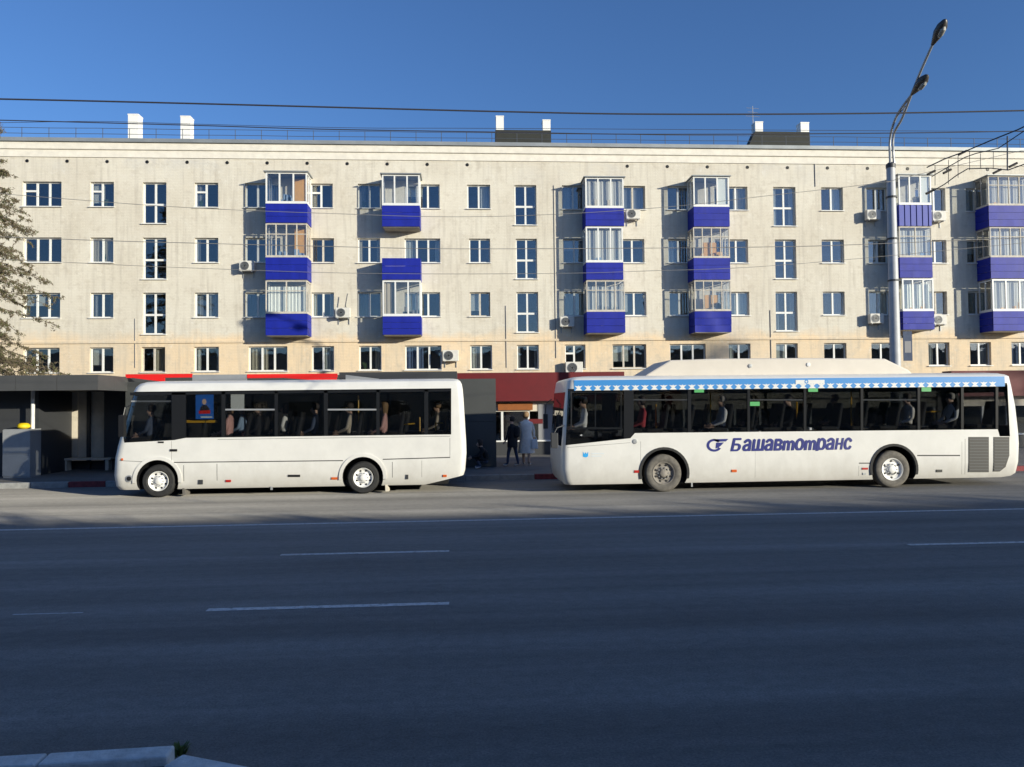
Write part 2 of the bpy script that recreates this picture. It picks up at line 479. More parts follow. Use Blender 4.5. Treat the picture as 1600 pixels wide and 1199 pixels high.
def temp_obj(mb, mats=('black',)):
    me = bpy.data.meshes.new('cutter')
    me.from_pydata(mb.v, [], mb.f)
    for q in mats: me.materials.append(M[q])
    o = bpy.data.objects.new('cutter', me); COL.objects.link(o)
    return o
def boolean(target, ops):
    """ops: (cutter, 'DIFFERENCE' | 'INTERSECT'); returns a new mesh, removes the temporary objects"""
    for c, op in ops:
        md = target.modifiers.new('b', 'BOOLEAN'); md.operation = op; md.object = c; md.solver = 'EXACT'; md.material_mode = 'TRANSFER'
    dg = bpy.context.evaluated_depsgraph_get()
    me = bpy.data.meshes.new_from_object(target.evaluated_get(dg))
    target.modifiers.clear()
    return me
def drop(*obs):
    for o in obs: bpy.data.objects.remove(o)

# ------------------------------------------------------------------ ground, road, pavement
def sheet(name, x0, x1, y0, y1, z, mt):
    o = MB().quad((x0, y0, z), (x1, y0, z), (x1, y1, z), (x0, y1, z)).build(name, mt, None, origin=(0, 0, z))
    return tag(o, kind='structure')
sheet('ground', -1500, 1500, -1500, 1500, -0.03, 'ground_soil')
road = sheet('road', -150, 150, -3.0, 21.86, 0.0, 'asphalt')
YK = 21.75
walk = MB().box(-150, 150, YK + 0.15, 60, -0.02, 0.15).build('pavement', 'asphalt_walk'); tag(walk, kind='structure')
kerb = empty('kerb', (0, YK, 0)); tag(kerb, kind='structure')
for i in range(-26, 34):
    x = i * 1.0
    red = i in (-25, -24, -23, -22, -21, -20, -11, 2, 3, 4, 16, 17, 24, 25)
    g = U(-0.006, 0.006)
    MB().prism([(x + 0.006, -0.01), (x + 0.994, -0.01), (x + 0.994, 0.155 + g), (x + 0.006, 0.155 + g + U(-.003, .003))], YK + U(-.008, .008), YK + 0.149).build('kerb_stone', 'kerb_red' if red else 'kerb_stone', kerb, bevel=0.012)
# markings: each a thin worn sheet on the road
def marking(name, pa, pb, w, label):
    a, b = on_ground(*pa), on_ground(*pb)
    y = (a.y + b.y) / 2
    v = MB(); n = max(2, int((b.x - a.x) / 0.4))
    for i in range(n):
        x0 = a.x + (b.x - a.x) * i / n; x1 = a.x + (b.x - a.x) * (i + 1) / n
        v.quad((x0, y - w / 2, 0.004), (x1, y - w / 2, 0.004), (x1, y + w / 2, 0.004), (x0, y + w / 2, 0.004))
    o = v.build(name, 'road_paint'); tag(o, label, 'road marking', kind='structure')
marking('lane_line', (-600, 838), (2200, 786), 0.12, 'solid white lane line nearest to the buses')
marking('lane_dash', (438, 868), (702, 861), 0.11, 'worn white dash in front of the smaller bus')
marking('lane_dash', (1420, 852), (1700, 845), 0.11, 'worn white dash at the right edge of the road')
marking('lane_dash', (322, 955), (702, 942), 0.11, 'longest white dash in the middle of the shaded road')
marking('lane_dash', (20, 961), (130, 958), 0.03, 'faint worn dash at the left of the road')
# near footpath corner with its own kerb stones
a0, a1 = on_ground(-60, 1189, 0.12), on_ground(274, 1166, 0.12)
near = MB()
ang = [Vector((-6.5, a0.y, 0)), Vector((a1.x, a1.y, 0))]
c0, c1, c2 = on_ground(286, 1180, 0.12), on_ground(420, 1203, 0.12), on_ground(560, 1270, 0.12)
near.prism([(0, 0), (1, 0), (1, 1)], 0, 1); near = MB()
pts = [(-9, a0.y - 0.15), (a1.x, a1.y - 0.15), (c0.x - 0.02, c0.y - 0.15), (c1.x - .1, c1.y - 0.13), (c2.x - .15, c2.y - .1), (c2.x + 0.1, 2.0), (c2.x + 0.1, -3.0), (-9, -3.0)]
n0 = len(pts)
near.v = [Vector((p[0], p[1], 0.075)) for p in pts] + [Vector((p[0], p[1], -0.02)) for p in pts]
near.face(range(n0)[::-1])
for i in range(n0):
    j = (i + 1) % n0; near.face((i, j, n0 + j, n0 + i))
o = near.build('footpath', 'asphalt_walk'); tag(o, kind='structure')
nk = empty('near_kerb', (a1.x, a1.y, 0)); tag(nk, kind='structure')
def kstone(p, q, w=0.16, h=0.13, tilt=0.0):
    d = (q - p); d.z = 0; d.normalize(); nrm = Vector((d.y, -d.x, 0))
    v = MB(); P = [p, q, q + nrm * w, p + nrm * w]
    n = len(v.v)
    v.v = [Vector((k.x, k.y, -0.02)) for k in P] + [Vector((k.x, k.y, h + (tilt if i in (1, 2) else 0))) for i, k in enumerate(P)]
    for f in ((0, 3, 2, 1), (4, 5, 6, 7), (0, 1, 5, 4), (1, 2, 6, 5), (2, 3, 7, 6), (3, 0, 4, 7)): v.face(f)
    v.f = [tuple(reversed(f)) for f in v.f]
    v.build('kerb_stone', 'kerb_pale', nk, bevel=0.015)
ks = on_ground(78, 1178, 0.12); e0 = Vector((a1.x, a1.y, 0)); d = (Vector((ks.x, ks.y, 0)) - e0)
kstone(e0 + d * 1.0, e0)
kstone(e0 + d * 2.02, e0 + d * 1.015)
kstone(e0 + d * 3.0, e0 + d * 2.04)
kstone(e0 + d * 4.0, e0 + d * 3.02)
kstone(Vector((c0.x, c0.y, 0)), Vector((c1.x, c1.y, 0)), tilt=-0.01)
kstone(Vector((c1.x + .015, c1.y - .01, 0)), Vector((c2.x, c2.y, 0)))
wd = MB(); wp = on_ground(281, 1180, 0.0)
for i in range(46):
    t = U(0, 6.28); h = U(0.02, 0.08); r = U(0, 0.035); lean = U(0.01, 0.05)
    b = Vector((wp.x + r * math.cos(t), wp.y + r * math.sin(t), 0)); tip = b + Vector((math.cos(t) * lean, math.sin(t) * lean, h)); s = Vector((-math.sin(t), math.cos(t), 0)) * 0.006
    mid = b.lerp(tip, 0.55) + Vector((0, 0, 0.015))
    wd.quad(b - s, b + s, mid + s * 1.3, mid - s * 1.3); wd.quad(mid - s * 1.3, mid + s * 1.3, tip)
tag(wd.build('weed', 'weed'), 'tuft of green weed growing between two kerb stones', 'weed')

# ------------------------------------------------------------------ apartment building
YW = 38.0
BX0, BX1 = -36.0, 44.0
apt = empty('apartment_building', (0, YW, 0.15), 'long five-storey cream brick apartment block with blue balconies', 'building')
Rz = {5: 0.2919 * YW + CAMZ, 4: 0.2196 * YW + CAMZ, 3: 0.1481 * YW + CAMZ, 2: 0.0776 * YW + CAMZ}     # window heads
ROWPY = {5: 302, 4: 390, 3: 475, 2: 560}
PITCHZ = 2.71
#  columns: {row: (px0, px1, style)}; style T triple, D double, L leaf split by a transom, S stair window, P panel of one pane
cols = [
 {5: (-62, -24, 'D'), 4: (-62, -24, 'D'), 3: (-62, -24, 'D'), 2: (-62, -24, 'D')},
 {5: (35, 96, 'Tl'), 4: (36, 96, 'T'), 3: (36, 94, 'T'), 2: (36, 93, 'T')},
 {5: (141, 178, 'Dl'), 4: (141, 177, 'D'), 3: (141, 177, 'D'), 2: (140, 177, 'D')},
 {5: (223, 260, 'S'), 4: (223, 260, 'S'), 3: (223, 259, 'S'), 2: (221, 258, 'D')},
 {5: (304, 341, 'Dl'), 4: (304, 341, 'D'), 3: (304, 341, 'D'), 2: (303, 342, 'D')},
 {5: (383, 438, 'T'), 4: (383, 438, 'T'), 3: (383, 438, 'T'), 2: (388, 449, 'T')},
 {5: (485, 520, 'Dl'), 4: (486, 522, 'D'), 3: (487, 522, 'D'), 2: (487, 522, 'D')},
 {5: (559, 594, 'D'), 4: (559, 594, 'D'), 3: (559, 595, 'D'), 2: (561, 596, 'D')},
 {5: (632, 687, 'T'), 4: (632, 688, 'Td'), 3: (632, 688, 'T'), 2: (633, 690, 'T')},
 {5: (730, 766, 'D'), 4: (733, 766, 'D'), 3: (734, 766, 'D'), 2: (735, 769, 'D')},
 {5: (804, 838, 'S'), 4: (806, 839, 'S'), 3: (807, 841, 'S'), 2: (808, 842, 'D')},
 {5: (878, 913, 'D'), 4: (880, 915, 'D'), 3: (881, 915, 'D'), 2: (883, 915, 'Dl')},
 {5: (952, 1008, 'T'), 4: (952, 1007, 'T'), 3: (955, 1010, 'T'), 2: (957, 1010, 'T')},
 {5: (1043, 1077, 'D'), 4: (1044, 1077, 'D'), 3: (1046, 1079, 'D'), 2: (1047, 1103, 'T')},
 {5: (1116, 1168, 'T'), 4: (1117, 1169, 'T'), 3: (1119, 1171, 'T'), 2: (1139, 1173, 'D')},
 {5: (1208, 1243, 'S'), 4: (1211, 1244, 'S'), 3: (1212, 1246, 'S'), 2: (1213, 1247, 'D')},
 {5: (1283, 1317, 'D'), 4: (1284, 1319, 'D'), 3: (1286, 1320, 'D'), 2: (1288, 1323, 'D')},
 {5: (1354, 1386, 'D'), 4: (1357, 1388, 'D'), 3: (1358, 1390, 'D'), 2: (1362, 1396, 'D')},
 {5: (1430, 1477, 'T'), 4: (1432, 1479, 'T'), 3: (1434, 1480, 'T'), 2: (1451, 1484, 'D')},
 {5: (1509, 1540, 'D'), 4: (1511, 1542, 'D'), 3: (1513, 1544, 'D'), 2: (1516, 1549, 'D')},
 {5: (1590, 1635, 'T'), 4: (1590, 1637, 'T'), 3: (1592, 1640, 'T'), 2: (1581, 1613, 'D')},
 {5: (1690, 1724, 'S'), 4: (1692, 1726, 'S'), 3: (1694, 1728, 'S'), 2: (1696, 1730, 'D')},
]
wins = []
for c, col in enumerate(cols):
    for r, (p0, p1, st) in col.items():
        x0 = at(p0, ROWPY[r], YW).x; x1 = at(p1, ROWPY[r], YW).x
        zt = Rz[r]; zb = zt - (2.04 if st == 'S' else 1.22)
        wins.append((c, r, x0, x1, zb, zt, st))
ZTOP = 15.05
def holed_wall(x0, x1, z0, z1, holes, y, depth):
    xs = sorted({x0, x1, *[h[0] for h in holes], *[h[1] for h in holes]})
    zs = sorted({z0, z1, *[h[2] for h in holes], *[h[3] for h in holes]})
    v = MB(); idx = {}
    def vi(i, j):
        if (i, j) not in idx:
            idx[(i, j)] = len(v.v); v.v.append(Vector((xs[i], y, zs[j])))
        return idx[(i, j)]
    spans = [[(h[2], h[3]) for h in holes if h[0] <= (xs[i] + xs[i + 1]) / 2 <= h[1]] for i in range(len(xs) - 1)]
    for i in range(len(xs) - 1):
        for j in range(len(zs) - 1):
            zm = (zs[j] + zs[j + 1]) / 2
            if any(a < zm < b for a, b in spans[i]): continue
            v.face((vi(i, j), vi(i + 1, j), vi(i + 1, j + 1), vi(i, j + 1)))
    for (a, b, c, d) in holes:
        e = y + depth
        v.quad((a, y, c), (a, y, d), (a, e, d), (a, e, c))
        v.quad((b, y, c), (b, e, c), (b, e, d), (b, y, d))
        v.quad((a, y, d), (b, y, d), (b, e, d), (a, e, d))
        v.quad((a, y, c), (a, e, c), (b, e, c), (b, y, c))
    return v
holes = [(w[2], w[3], w[4], w[5]) for w in wins]
v = holed_wall(BX0, BX1, 0.15, ZTOP, holes, YW, 0.26)
v.build('wall', 'facade', apt, origin=(0, YW, 0.15))
v = MB()
v.quad((BX0, YW, 0.15), (BX0, YW, ZTOP), (BX0, YW + 12, ZTOP), (BX0, YW + 12, 0.15)); v.quad((BX1, YW, 0.15), (BX1, YW + 12, 0.15), (BX1, YW + 12, ZTOP), (BX1, YW, ZTOP))
v.quad((BX0, YW + 12, 0.15), (BX0, YW + 12, ZTOP), (BX1, YW + 12, ZTOP), (BX1, YW + 12, 0.15))
v.build('end_wall', 'facade', apt)
v = MB()
v.quad((BX0 + .1, YW + 3.6, 0.2), (BX1 - .1, YW + 3.6, 0.2), (BX1 - .1, YW + 3.6, ZTOP - .05), (BX0 + .1, YW + 3.6, ZTOP - .05))
for r in (2, 3, 4, 5, 6):
    z = Rz[2] - 2.15 + PITCHZ * (r - 2)
    v.box(BX0 + .1, BX1 - .1, YW + 0.262, YW + 3.59, z - 0.12, z)
xw = BX0 + 1.0
for c in range(len(cols) - 1):                            # partition walls between the rooms
    xm = (max(w[3] for w in wins if w[0] == c) + min(w[2] for w in wins if w[0] == c + 1)) / 2
    v.box(xm - .06, xm + .06, YW + .262, YW + 3.58, 2.9, ZTOP - .2)
v.build('room_shell', 'room', apt)
# string course, cornice, roof
YC = YW
box('string_course', 'facade', apt, BX0, BX1, YW - 0.06, YW - 0.002, Rz[2] + 0.19, Rz[2] + 0.30)
box('cornice_step', 'cornice', apt, BX0, BX1, YW - 0.045, YW - 0.003, 14.50, 14.86)
box('cornice', 'cornice', apt, BX0 - .1, BX1 + .1, YW - 0.12, YW + 0.05, 14.862, 15.22, bevel=0.03)
box('roof', 'roof_metal', apt, BX0 - .2, BX1 + .2, YW - 0.22, YW + 12.3, 15.222, 15.40)
roof = bpy.data.objects['roof']
ZR = 15.40
for zz in (ZR + 0.30, ZR + 0.58):
    v = MB(); v.tube([(x, YW + 0.1, zz + 0.01 * math.sin(x)) for x in range(-36, 45, 2)], 0.014, 5); v.build('railing_bar', 'rail_grey', roof)
x = -35.6
while x < 44:
    MB().tube([(x, YW + 0.1, ZR), (x, YW + 0.1, ZR + 0.60)], 0.016, 5).build('railing_post', 'rail_grey', roof); x += 1.28
def chimney(p0, p1, pyt, Y, cap=True, mt='white_paint', pyb=None):
    a = at(p0, pyt, Y); b = at(p1, pyt, Y)
    w = b.x - a.x
    v = MB().box(a.x, b.x, Y, Y + 0.55, ZR, a.z - 0.06)
    v.box(a.x - .015, b.x + .015, Y - .015, Y + .565, a.z - .06, a.z)
    v.build('chimney', mt, roof)
chimney(200, 216, 178, 40.0); chimney(282, 297, 181, 40.0)
chimney(775, 787, 181, 40.0); chimney(848, 860, 187, 40.0)
chimney(1180, 1192, 190, 40.0); chimney(1251, 1264, 191, 40.0)
def hatch(p0, p1, pyt, slope):
    a = at(p0, pyt, 39.3); b = at(p1, pyt, 39.3)
    v = MB().prism([(a.x - slope, ZR), (b.x, ZR), (b.x, a.z), (a.x, a.z)], 39.3, 39.95); v.build('roof_hatch', 'roof_dark', roof)
hatch(774, 861, 203, 0.0); hatch(1180, 1265, 205.5, 0.6)
for (p0, p1) in ((768, 866), (1172, 1268)):
    a = at(p0, 210, 39.2); b = at(p1, 210, 39.2)
    MB().box(a.x, b.x, 38.9, 39.25, ZR, ZR + 0.16).build('flashing', 'roof_metal', roof)
an = at(1176, 166, 40.3); v = MB().tube([(an.x, 40.3, ZR), (an.x, 40.3, an.z)], 0.018, 5)
for k, (dz, l) in enumerate(((0.1, 0.35), (0.32, 0.28), (0.55, 0.4))):
    v.tube([(an.x - l, 40.3, an.z - dz), (an.x + l, 40.3, an.z - dz - .05)], 0.012, 4)
v.tube([(an.x, 40.3, an.z - .7), (an.x + .35, 40.3, ZR)], 0.01, 4)
v.build('antenna', 'metal_grey', roof)
px = -20
while px < 1680:                                          # ventilation holes under the cornice
    p = at(px, 247, YW); zz = 14.30
    if not (740 < px < 860 or 870 < px < 930 and rnd() < .3):
        v = MB(); v.lathe_y((p.x, YW, zz), [(0.085, -0.012), (0.085, 0.0), (0.065, 0.0), (0.06, -0.004), (0.0, -0.004)], 10)
        v.build('vent_hole', 'black', apt)
    px += 62.5

def curtain(v, x0, x1, y, z0, z1, amp=0.03):
    n = max(4, int((x1 - x0) / 0.06)); ph = U(0, 6)
    for i in range(n):
        xa = x0 + (x1 - x0) * i / n; xb = x0 + (x1 - x0) * (i + 1) / n
        ya = y + amp * math.sin(xa * 38 + ph); yb = y + amp * math.sin(xb * 38 + ph)
        v.quad((xa, ya, z0), (xb, yb, z0), (xb, yb, z1), (xa, ya, z1))
def window(c, r, x0, x1, zb, zt, st):
    y0, y1 = YW + 0.15, YW + 0.215
    fw = 0.055; old = (c * 7 + r * 3) % 9 == 0 and st[0] != 'S'
    w = x1 - x0
    xs = [x0 + 0.004, x1 - 0.004]
    if st[0] == 'D': div = [x0 + w * (0.46 if 'l' in st else 0.5)]
    elif st[0] == 'T': div = [x0 + w * 0.34, x0 + w * 0.66]
    else: div = [x0 + w * 0.5]
    v = MB(); xa, xb, za, zc = x0 + .003, x1 - .003, zb + .003, zt - .003
    v.box(xa, xa + fw, y0, y1, za, zc); v.box(xb - fw, xb, y0, y1, za, zc)
    v.box(xa + fw, xb - fw, y0, y1, za, za + fw); v.box(xa + fw, xb - fw, y0, y1, zc - fw, zc)
    cells = []
    edges = [xa + fw] + [q for d_ in div for q in (d_ - 0.045, d_ + 0.045)] + [xb - fw]
    for d_ in div: v.box(d_ - 0.045, d_ + 0.045, y0 - 0.004, y1, za + fw, zc - fw)
    for i in range(0, len(edges), 2):
        a, b = edges[i], edges[i + 1]
        if st[0] == 'S':
            zm = zb + (zt - zb) * 0.47
            v.box(a, b, y0 - 0.002, y1, zm - 0.05, zm + 0.05)
            cells += [(a, b, za + fw, zm - .05), (a, b, zm + .05, zc - fw)]
        elif 'l' in st and i == 0:
            zm = zb + (zt - zb) * 0.64
            v.box(a, b, y0 - 0.002, y1, zm - 0.045, zm + 0.045)
            cells += [(a, b, za + fw, zm - .045), (a, b, zm + .045, zc - fw)]
        else: cells.append((a, b, za + fw, zc - fw))
    wo = v.build('window', 'frame_old' if old else 'frame_white', apt)
    for (a, b, e, f) in cells:
        MB().box(a - .004, b + .004, (y0 + y1) / 2 - .004, (y0 + y1) / 2 + .004, e - .004, f + .004).build('pane', 'glass_window', wo)
    MB().prism([(x0 - .05, zb - .045), (x1 + .05, zb - .045), (x1 + .05, zb - .012), (x0 - .05, zb - .012)], YW - 0.09, YW + 0.148).build('sill', 'frame_white', wo)
    k = rnd()
    if st[0] == 'S': k = 0.95 if k > .3 else .5
    cm = random.choice(['curtain_white', 'curtain_white', 'curtain_beige', 'curtain_grey', 'curtain_blue'])
    yy = y1 + 0.10
    if k < 0.22:
        v = MB(); curtain(v, x0 + .02, x0 + w * U(.3, .5), yy, zb - .1, zt - .02); v.build('curtain', cm, wo)
    elif k < 0.40:
        v = MB(); curtain(v, x0 + w * U(.5, .7), x1 - .02, yy, zb - .1, zt - .02); v.build('curtain', cm, wo)
    elif k < 0.55:
        v = MB(); curtain(v, x0 + .02, x0 + w * U(.16, .28), yy, zb - .1, zt - .02); curtain(v, x1 - w * U(.14, .26), x1 - .02, yy, zb - .1, zt - .02); v.build('curtain', cm, wo)
    elif k < 0.66:
        v = MB(); curtain(v, x0 + .02, x1 - .02, yy, zb - .1, zt - .02, 0.02); v.build('curtain', cm, wo)
    elif k < 0.76:
        MB().box(x0 + .03, x0 + w * .5, yy, yy + .01, zb + U(.2, .7), zt - .05).build('blind', 'curtain_white', wo)
    if rnd() < 0.3 and st[0] != 'S':                      # pot plants and jars on the inner ledge
        v = MB(); xx = U(x0 + .2, x1 - .25); zz = zb + 0.01
        v.lathe_z((xx, y1 + .07, zz), [(.05, 0), (.07, .12)], 8)
        for q in range(16):
            t = U(0, 6.28); h = U(.12, .35)
            b_ = Vector((xx, y1 + .07, zz + .1)); tp = b_ + Vector((math.cos(t) * .1, math.sin(t) * .04, h)); sd = Vector((.025, 0, 0))
            v.quad(b_ - sd, b_ + sd, tp + sd, tp - sd)
        v.build('pot_plant', 'leaf', wo)
for w in wins: window(*w)

# balconies: part balcony (the slab) > siding boards, posts, panes, rails
DEP = 1.05
YF = YW - DEP
balc = [  # px0, px1, row, panel top, panel bottom, glazing style, panel material, n panes
 (415, 480, 5, 318, 348, 'white', 3), (415, 480, 4, 402, 437, 'old', 4), (415, 480, 3, 490, 524, 'old', 2),
 (597, 656, 5, 321, 354, 'white', 3), (597, 657, 4, 405, 437, None, 0), (598, 658, 3, 494, 523, 'white', 3),
 (915, 975, 5, 325, 353, 'white', 3), (916, 974, 4, 410, 437, 'white', 3), (917, 977, 3, 487, 520, 'old', 4),
 (1084, 1140, 5, 323, 354, 'white', 3), (1084, 1141, 4, 403, 437, 'old', 4), (1086, 1143, 3, 486, 519, 'old', 4),
 (1405, 1456, 5, 320, 353, 'white', 3), (1406, 1457, 4, 402, 434, 'old', 2), (1411, 1460, 3, 486, 515, 'white', 3),
 (1545, 1610, 5, 321, 354, 'old', 4), (1548, 1612, 4, 402, 435, 'old', 4), (1552, 1616, 3, 486, 517, 'white', 3),
]
FLOORZ = {r: Rz[r] - 2.20 for r in (5, 4, 3, 2)}
def balcony(p0, p1, row, pt, pb, gz, n):
    a, b = at(p0, (pt + pb) / 2, YF), at(p1, (pt + pb) / 2, YF)
    x0, x1 = a.x, b.x
    zt = at((p0 + p1) / 2, pt, YF).z; zb = at((p0 + p1) / 2, pb, YF).z
    sl_ = MB().box(x0 + .04, x1 - .04, YF + .06, YW - .002, zb - 0.03, zb + 0.10).build('balcony', 'concrete', apt)
    # siding boards, front and sides
    bm_ = 'blue_sheet' if (p0 == 1405) else 'blue_panel'
    if p0 == 1405:
        k = 11
        for i in range(k):
            xa = x0 + (x1 - x0) * i / k; xb = x0 + (x1 - x0) * (i + 1) / k
            MB().prism([(xa, zb), (xb - .012, zb), (xb - .012, zt), (xa, zt)], YF + (i % 2) * 0.03, YF + 0.045).build('siding_board', bm_, sl_)
    else:
        k = 3
        for i in range(k):
            za = zb + (zt - zb) * i / k; zc = zb + (zt - zb) * (i + 1) / k - 0.014
            sag = 0.02 if (p0 == 1086) else 0
            v = MB()
            v.v = []
            nseg = 5
            for q in range(nseg + 1):
                xx = x0 + (x1 - x0) * q / nseg
                dy = (.03 * math.sin(q * 1.9 + i) + .02 if sag else U(-.004, .004))
                v.v += [Vector((xx, YF + dy, za)), Vector((xx, YF + dy - 0.008, zc))]
            for q in range(nseg): v.face((2 * q, 2 * q + 2, 2 * q + 3, 2 * q + 1))
            m0 = len(v.v); v.v += [p + Vector((0, 0.04, 0)) for p in v.v[:m0]]
            for q in range(nseg): v.face((m0 + 2 * q, m0 + 2 * q + 1, m0 + 2 * q + 3, m0 + 2 * q + 2)); v.face((2 * q + 1, 2 * q + 3, m0 + 2 * q + 3, m0 + 2 * q + 1)); v.face((2 * q, m0 + 2 * q, m0 + 2 * q + 2, 2 * q + 2))
            v.build('siding_board', bm_, sl_, smooth=bool(sag))
    for i in range(3):
        za = zb + (zt - zb) * i / 3; zc = zb + (zt - zb) * (i + 1) / 3 - 0.014
        for xs_ in (x0, x1 - 0.04):
            MB().box(xs_ + .002, xs_ + 0.038, YF + 0.05, YW - 0.01, za, zc).build('siding_board', bm_, sl_)
    ztop = FLOORZ[row] + PITCHZ - 0.02
    if row < 5:
        up = [q for q in balc if q[2] == row + 1 and abs(q[0] - p0) < 12]
        if up: ztop = at((p0 + p1) / 2, up[0][4], YF).z - 0.05
    else: ztop = zt + 1.52
    rail = MB().box(x0, x1, YF - 0.015, YF + .06, zt - 0.012, zt + 0.04)
    rail.box(x0, x0 + .05, YF + .06, YW - .01, zt - .01, zt + .04); rail.box(x1 - .05, x1, YF + .06, YW - .01, zt - .01, zt + .04)
    if gz is None:
        rail.build('handrail', 'blue_panel', sl_); return sl_
    fm = 'frame_white' if gz == 'white' else 'frame_old'
    rail.build('handrail', fm, sl_)
    zg0, zg1 = zt + 0.04, ztop
    f = MB(); fw = 0.07 if gz == 'white' else 0.05
    f.box(x0, x1, YF + .0, YF + .06, zg1 - fw, zg1); f.box(x0, x1, YF + .001, YF + .059, zg0, zg0 + fw)
    step = (x1 - x0) / n
    for i in range(n + 1):
        xc = x0 + step * i; xa = min(max(xc - fw / 2, x0), x1 - fw)
        f.box(xa, xa + fw, YF - .003, YF + .057, zg0 + fw, zg1 - fw)
    for xs_ in (x0, x1 - .06):
        f.box(xs_ + .002, xs_ + .058, YF + .06, YW - .01, zg1 - fw, zg1 - .002); f.box(xs_ + .002, xs_ + .058, YF + .06, YW - .01, zg0 + .002, zg0 + fw)
        for yy in (YF + DEP * .5, YW - .07): f.box(xs_ + .004, xs_ + .056, yy, yy + .055, zg0 + fw, zg1 - fw)
    zm = zg0 + (zg1 - zg0) * 0.68
    if gz == 'old':
        for i in range(n): f.box(x0 + step * i + fw / 2, x0 + step * (i + 1) - fw / 2, YF + .004, YF + .05, zm - .02, zm + .02)
    f.build('glazing_frame', fm, sl_)
    for i in range(n):
        xa, xb = x0 + step * i + fw * .5, x0 + step * (i + 1) - fw * .5
        if gz == 'old':
            MB().box(xa, xb, YF + .024, YF + .030, zg0 + fw, zm - .02).build('pane', 'glass_balcony', sl_)
            MB().box(xa, xb, YF + .024, YF + .030, zm + .02, zg1 - fw).build('pane', 'glass_balcony', sl_)
        else: MB().box(xa, xb, YF + .024, YF + .030, zg0 + fw, zg1 - fw).build('pane', 'glass_balcony', sl_)
    for xs_ in (x0 + .027, x1 - .033):
        MB().box(xs_, xs_ + .006, YF + .06, YF + DEP * .5, zg0 + fw, zg1 - fw).build('pane', 'glass_balcony', sl_)
        MB().box(xs_, xs_ + .006, YF + DEP * .5 + .055, YW - .07, zg0 + fw, zg1 - fw).build('pane', 'glass_balcony', sl_)
    if row == 5:
        MB().prism([(x0 - .08, zg1 + .003), (x1 + .08, zg1 + .003), (x1 + .08, zg1 + .05), (x0 - .08, zg1 + .05)], YF - .10, YW - .003).build('balcony_roof', 'roof_metal', sl_)
    # things stored and hung inside
    w = x1 - x0
    if (p0, row) in ((415, 5), (415, 4)):
        MB().box(x0 + w * .62, x1 - .1, YW - .35, YW - .05, zb + .1, zg1 - .12).build('wood_cladding', 'wood', sl_)
    if (p0, row) in ((1084, 4), (1086, 3)):
        MB().box(x0 + w * .35, x0 + w * .72, YF + .4, YF + .7, zb + .1, zt + .85).build('cupboard', 'wood', sl_)
    if (p0, row) in ((598, 3),):
        v = MB(); curtain(v, x0 + .08, x0 + w * .3, YF + .15, zt, zg1 - .05); v.build('curtain', 'curtain_beige', sl_)
    if (p0, row) in ((415, 3), (917, 3), (1406, 4), (1411, 3), (1545, 5), (1548, 4), (1552, 3), (915, 5), (916, 4)):
        v = MB(); curtain(v, x0 + .08, x1 - .1, YF + .22, zt, zg1 - U(.05, .3), .02); v.build('curtain', random.choice(['curtain_white', 'curtain_white', 'paper']), sl_)
    if (p0, row) in ((1084, 5), (1405, 5)):
        MB().box(x0 + w * .68, x1 - .09, YF + .07, YF + .09, zg0 + .1, zg1 - .1).build('white_infill', 'paper', sl_)
    if rnd() < .8:
        v = MB()
        for q in range(4):
            xx = U(x0 + .15, x1 - .4); hh = U(.1, .5)
            v.box(xx, xx + U(.1, .3), YF + .2, YF + .45, zb + .1, zt + hh)
        v.build('stored_boxes', random.choice(['beige', 'wood', 'curtain_grey', 'cloth_blue']), sl_)
    return sl_
for q in balc: balcony(*q)
# cables down the wall
for (pxa, pya, pyb) in ((211, 498, 575), (1203, 485, 560), (790, 478, 575), (865, 290, 560), (1272, 232, 292)):
    a = at(pxa, pya, YW); b = at(pxa, pyb, YW)
    MB().tube([(a.x, YW - .02, a.z), (a.x + .01, YW - .02, b.z)], 0.018, 5).build('wall_conduit', 'curtain_grey', apt)

# air conditioners: things of their own on wall brackets
def air_con(px, py, label, s=1.0, y=YW):
    p = at(px, py, y - .3); w, h, d_ = 0.72 * s, 0.50 * s, 0.28
    e = empty('air_conditioner', (p.x, y, p.z - h / 2), label, 'air conditioner', 'outdoor air conditioner units on the facade')
    y0 = y - .12 - d_
    MB().box(p.x - w / 2, p.x + w / 2, y0, y - .12, p.z - h / 2, p.z + h / 2).build('casing', 'ac_white', e, bevel=0.02)
    c = (p.x - w * .12, y0, p.z)
    v = MB()
    for rr in (0.06, 0.11, 0.16, 0.20): v.lathe_y(c, [(rr * s, -.02), (rr * s + .012, -.02), (rr * s + .012, -.004), (rr * s, -.004)], 18)
    v.build('fan_grille', 'metal_grey', e)
    MB().lathe_y(c, [(0.21 * s, -.001), (0.20 * s, -.003), (0.0, -.003)], 18).build('fan_opening', 'black', e)
    v = MB()
    for sx in (-.25, .25):
        v.box(p.x + sx * w / .7 - .02, p.x + sx * w / .7 + .02, y0, y - .002, p.z - h / 2 - .045, p.z - h / 2 - .002)
        v.box(p.x + sx * w / .7 - .019, p.x + sx * w / .7 + .019, y - .04, y - .003, p.z - h / 2 - .3, p.z - h / 2 - .046)
    v.build('bracket', 'metal_grey', e)
air_con(386, 416, 'air conditioner left of the middle balcony in the leftmost balcony column')
air_con(536, 489, 'air conditioner beside a dish arm right of the lowest leftmost balcony')
air_con(989, 335, 'air conditioner right of the top balcony in the third column')
air_con(886, 503, 'air conditioner left of the lowest balcony in the third column')
air_con(1364, 336, 'air conditioner left of the lamp post on the top floor')
air_con(1466, 338, 'air conditioner right of the top balcony beside the lamp post')
air_con(1369, 498, 'air conditioner left of the lamp post, lowest one there')
air_con(1467, 500, 'air conditioner right of the lowest balcony beside the lamp post')
air_con(704, 556, 'air conditioner right of a first-storey window above the grey pavilion', 1.1)
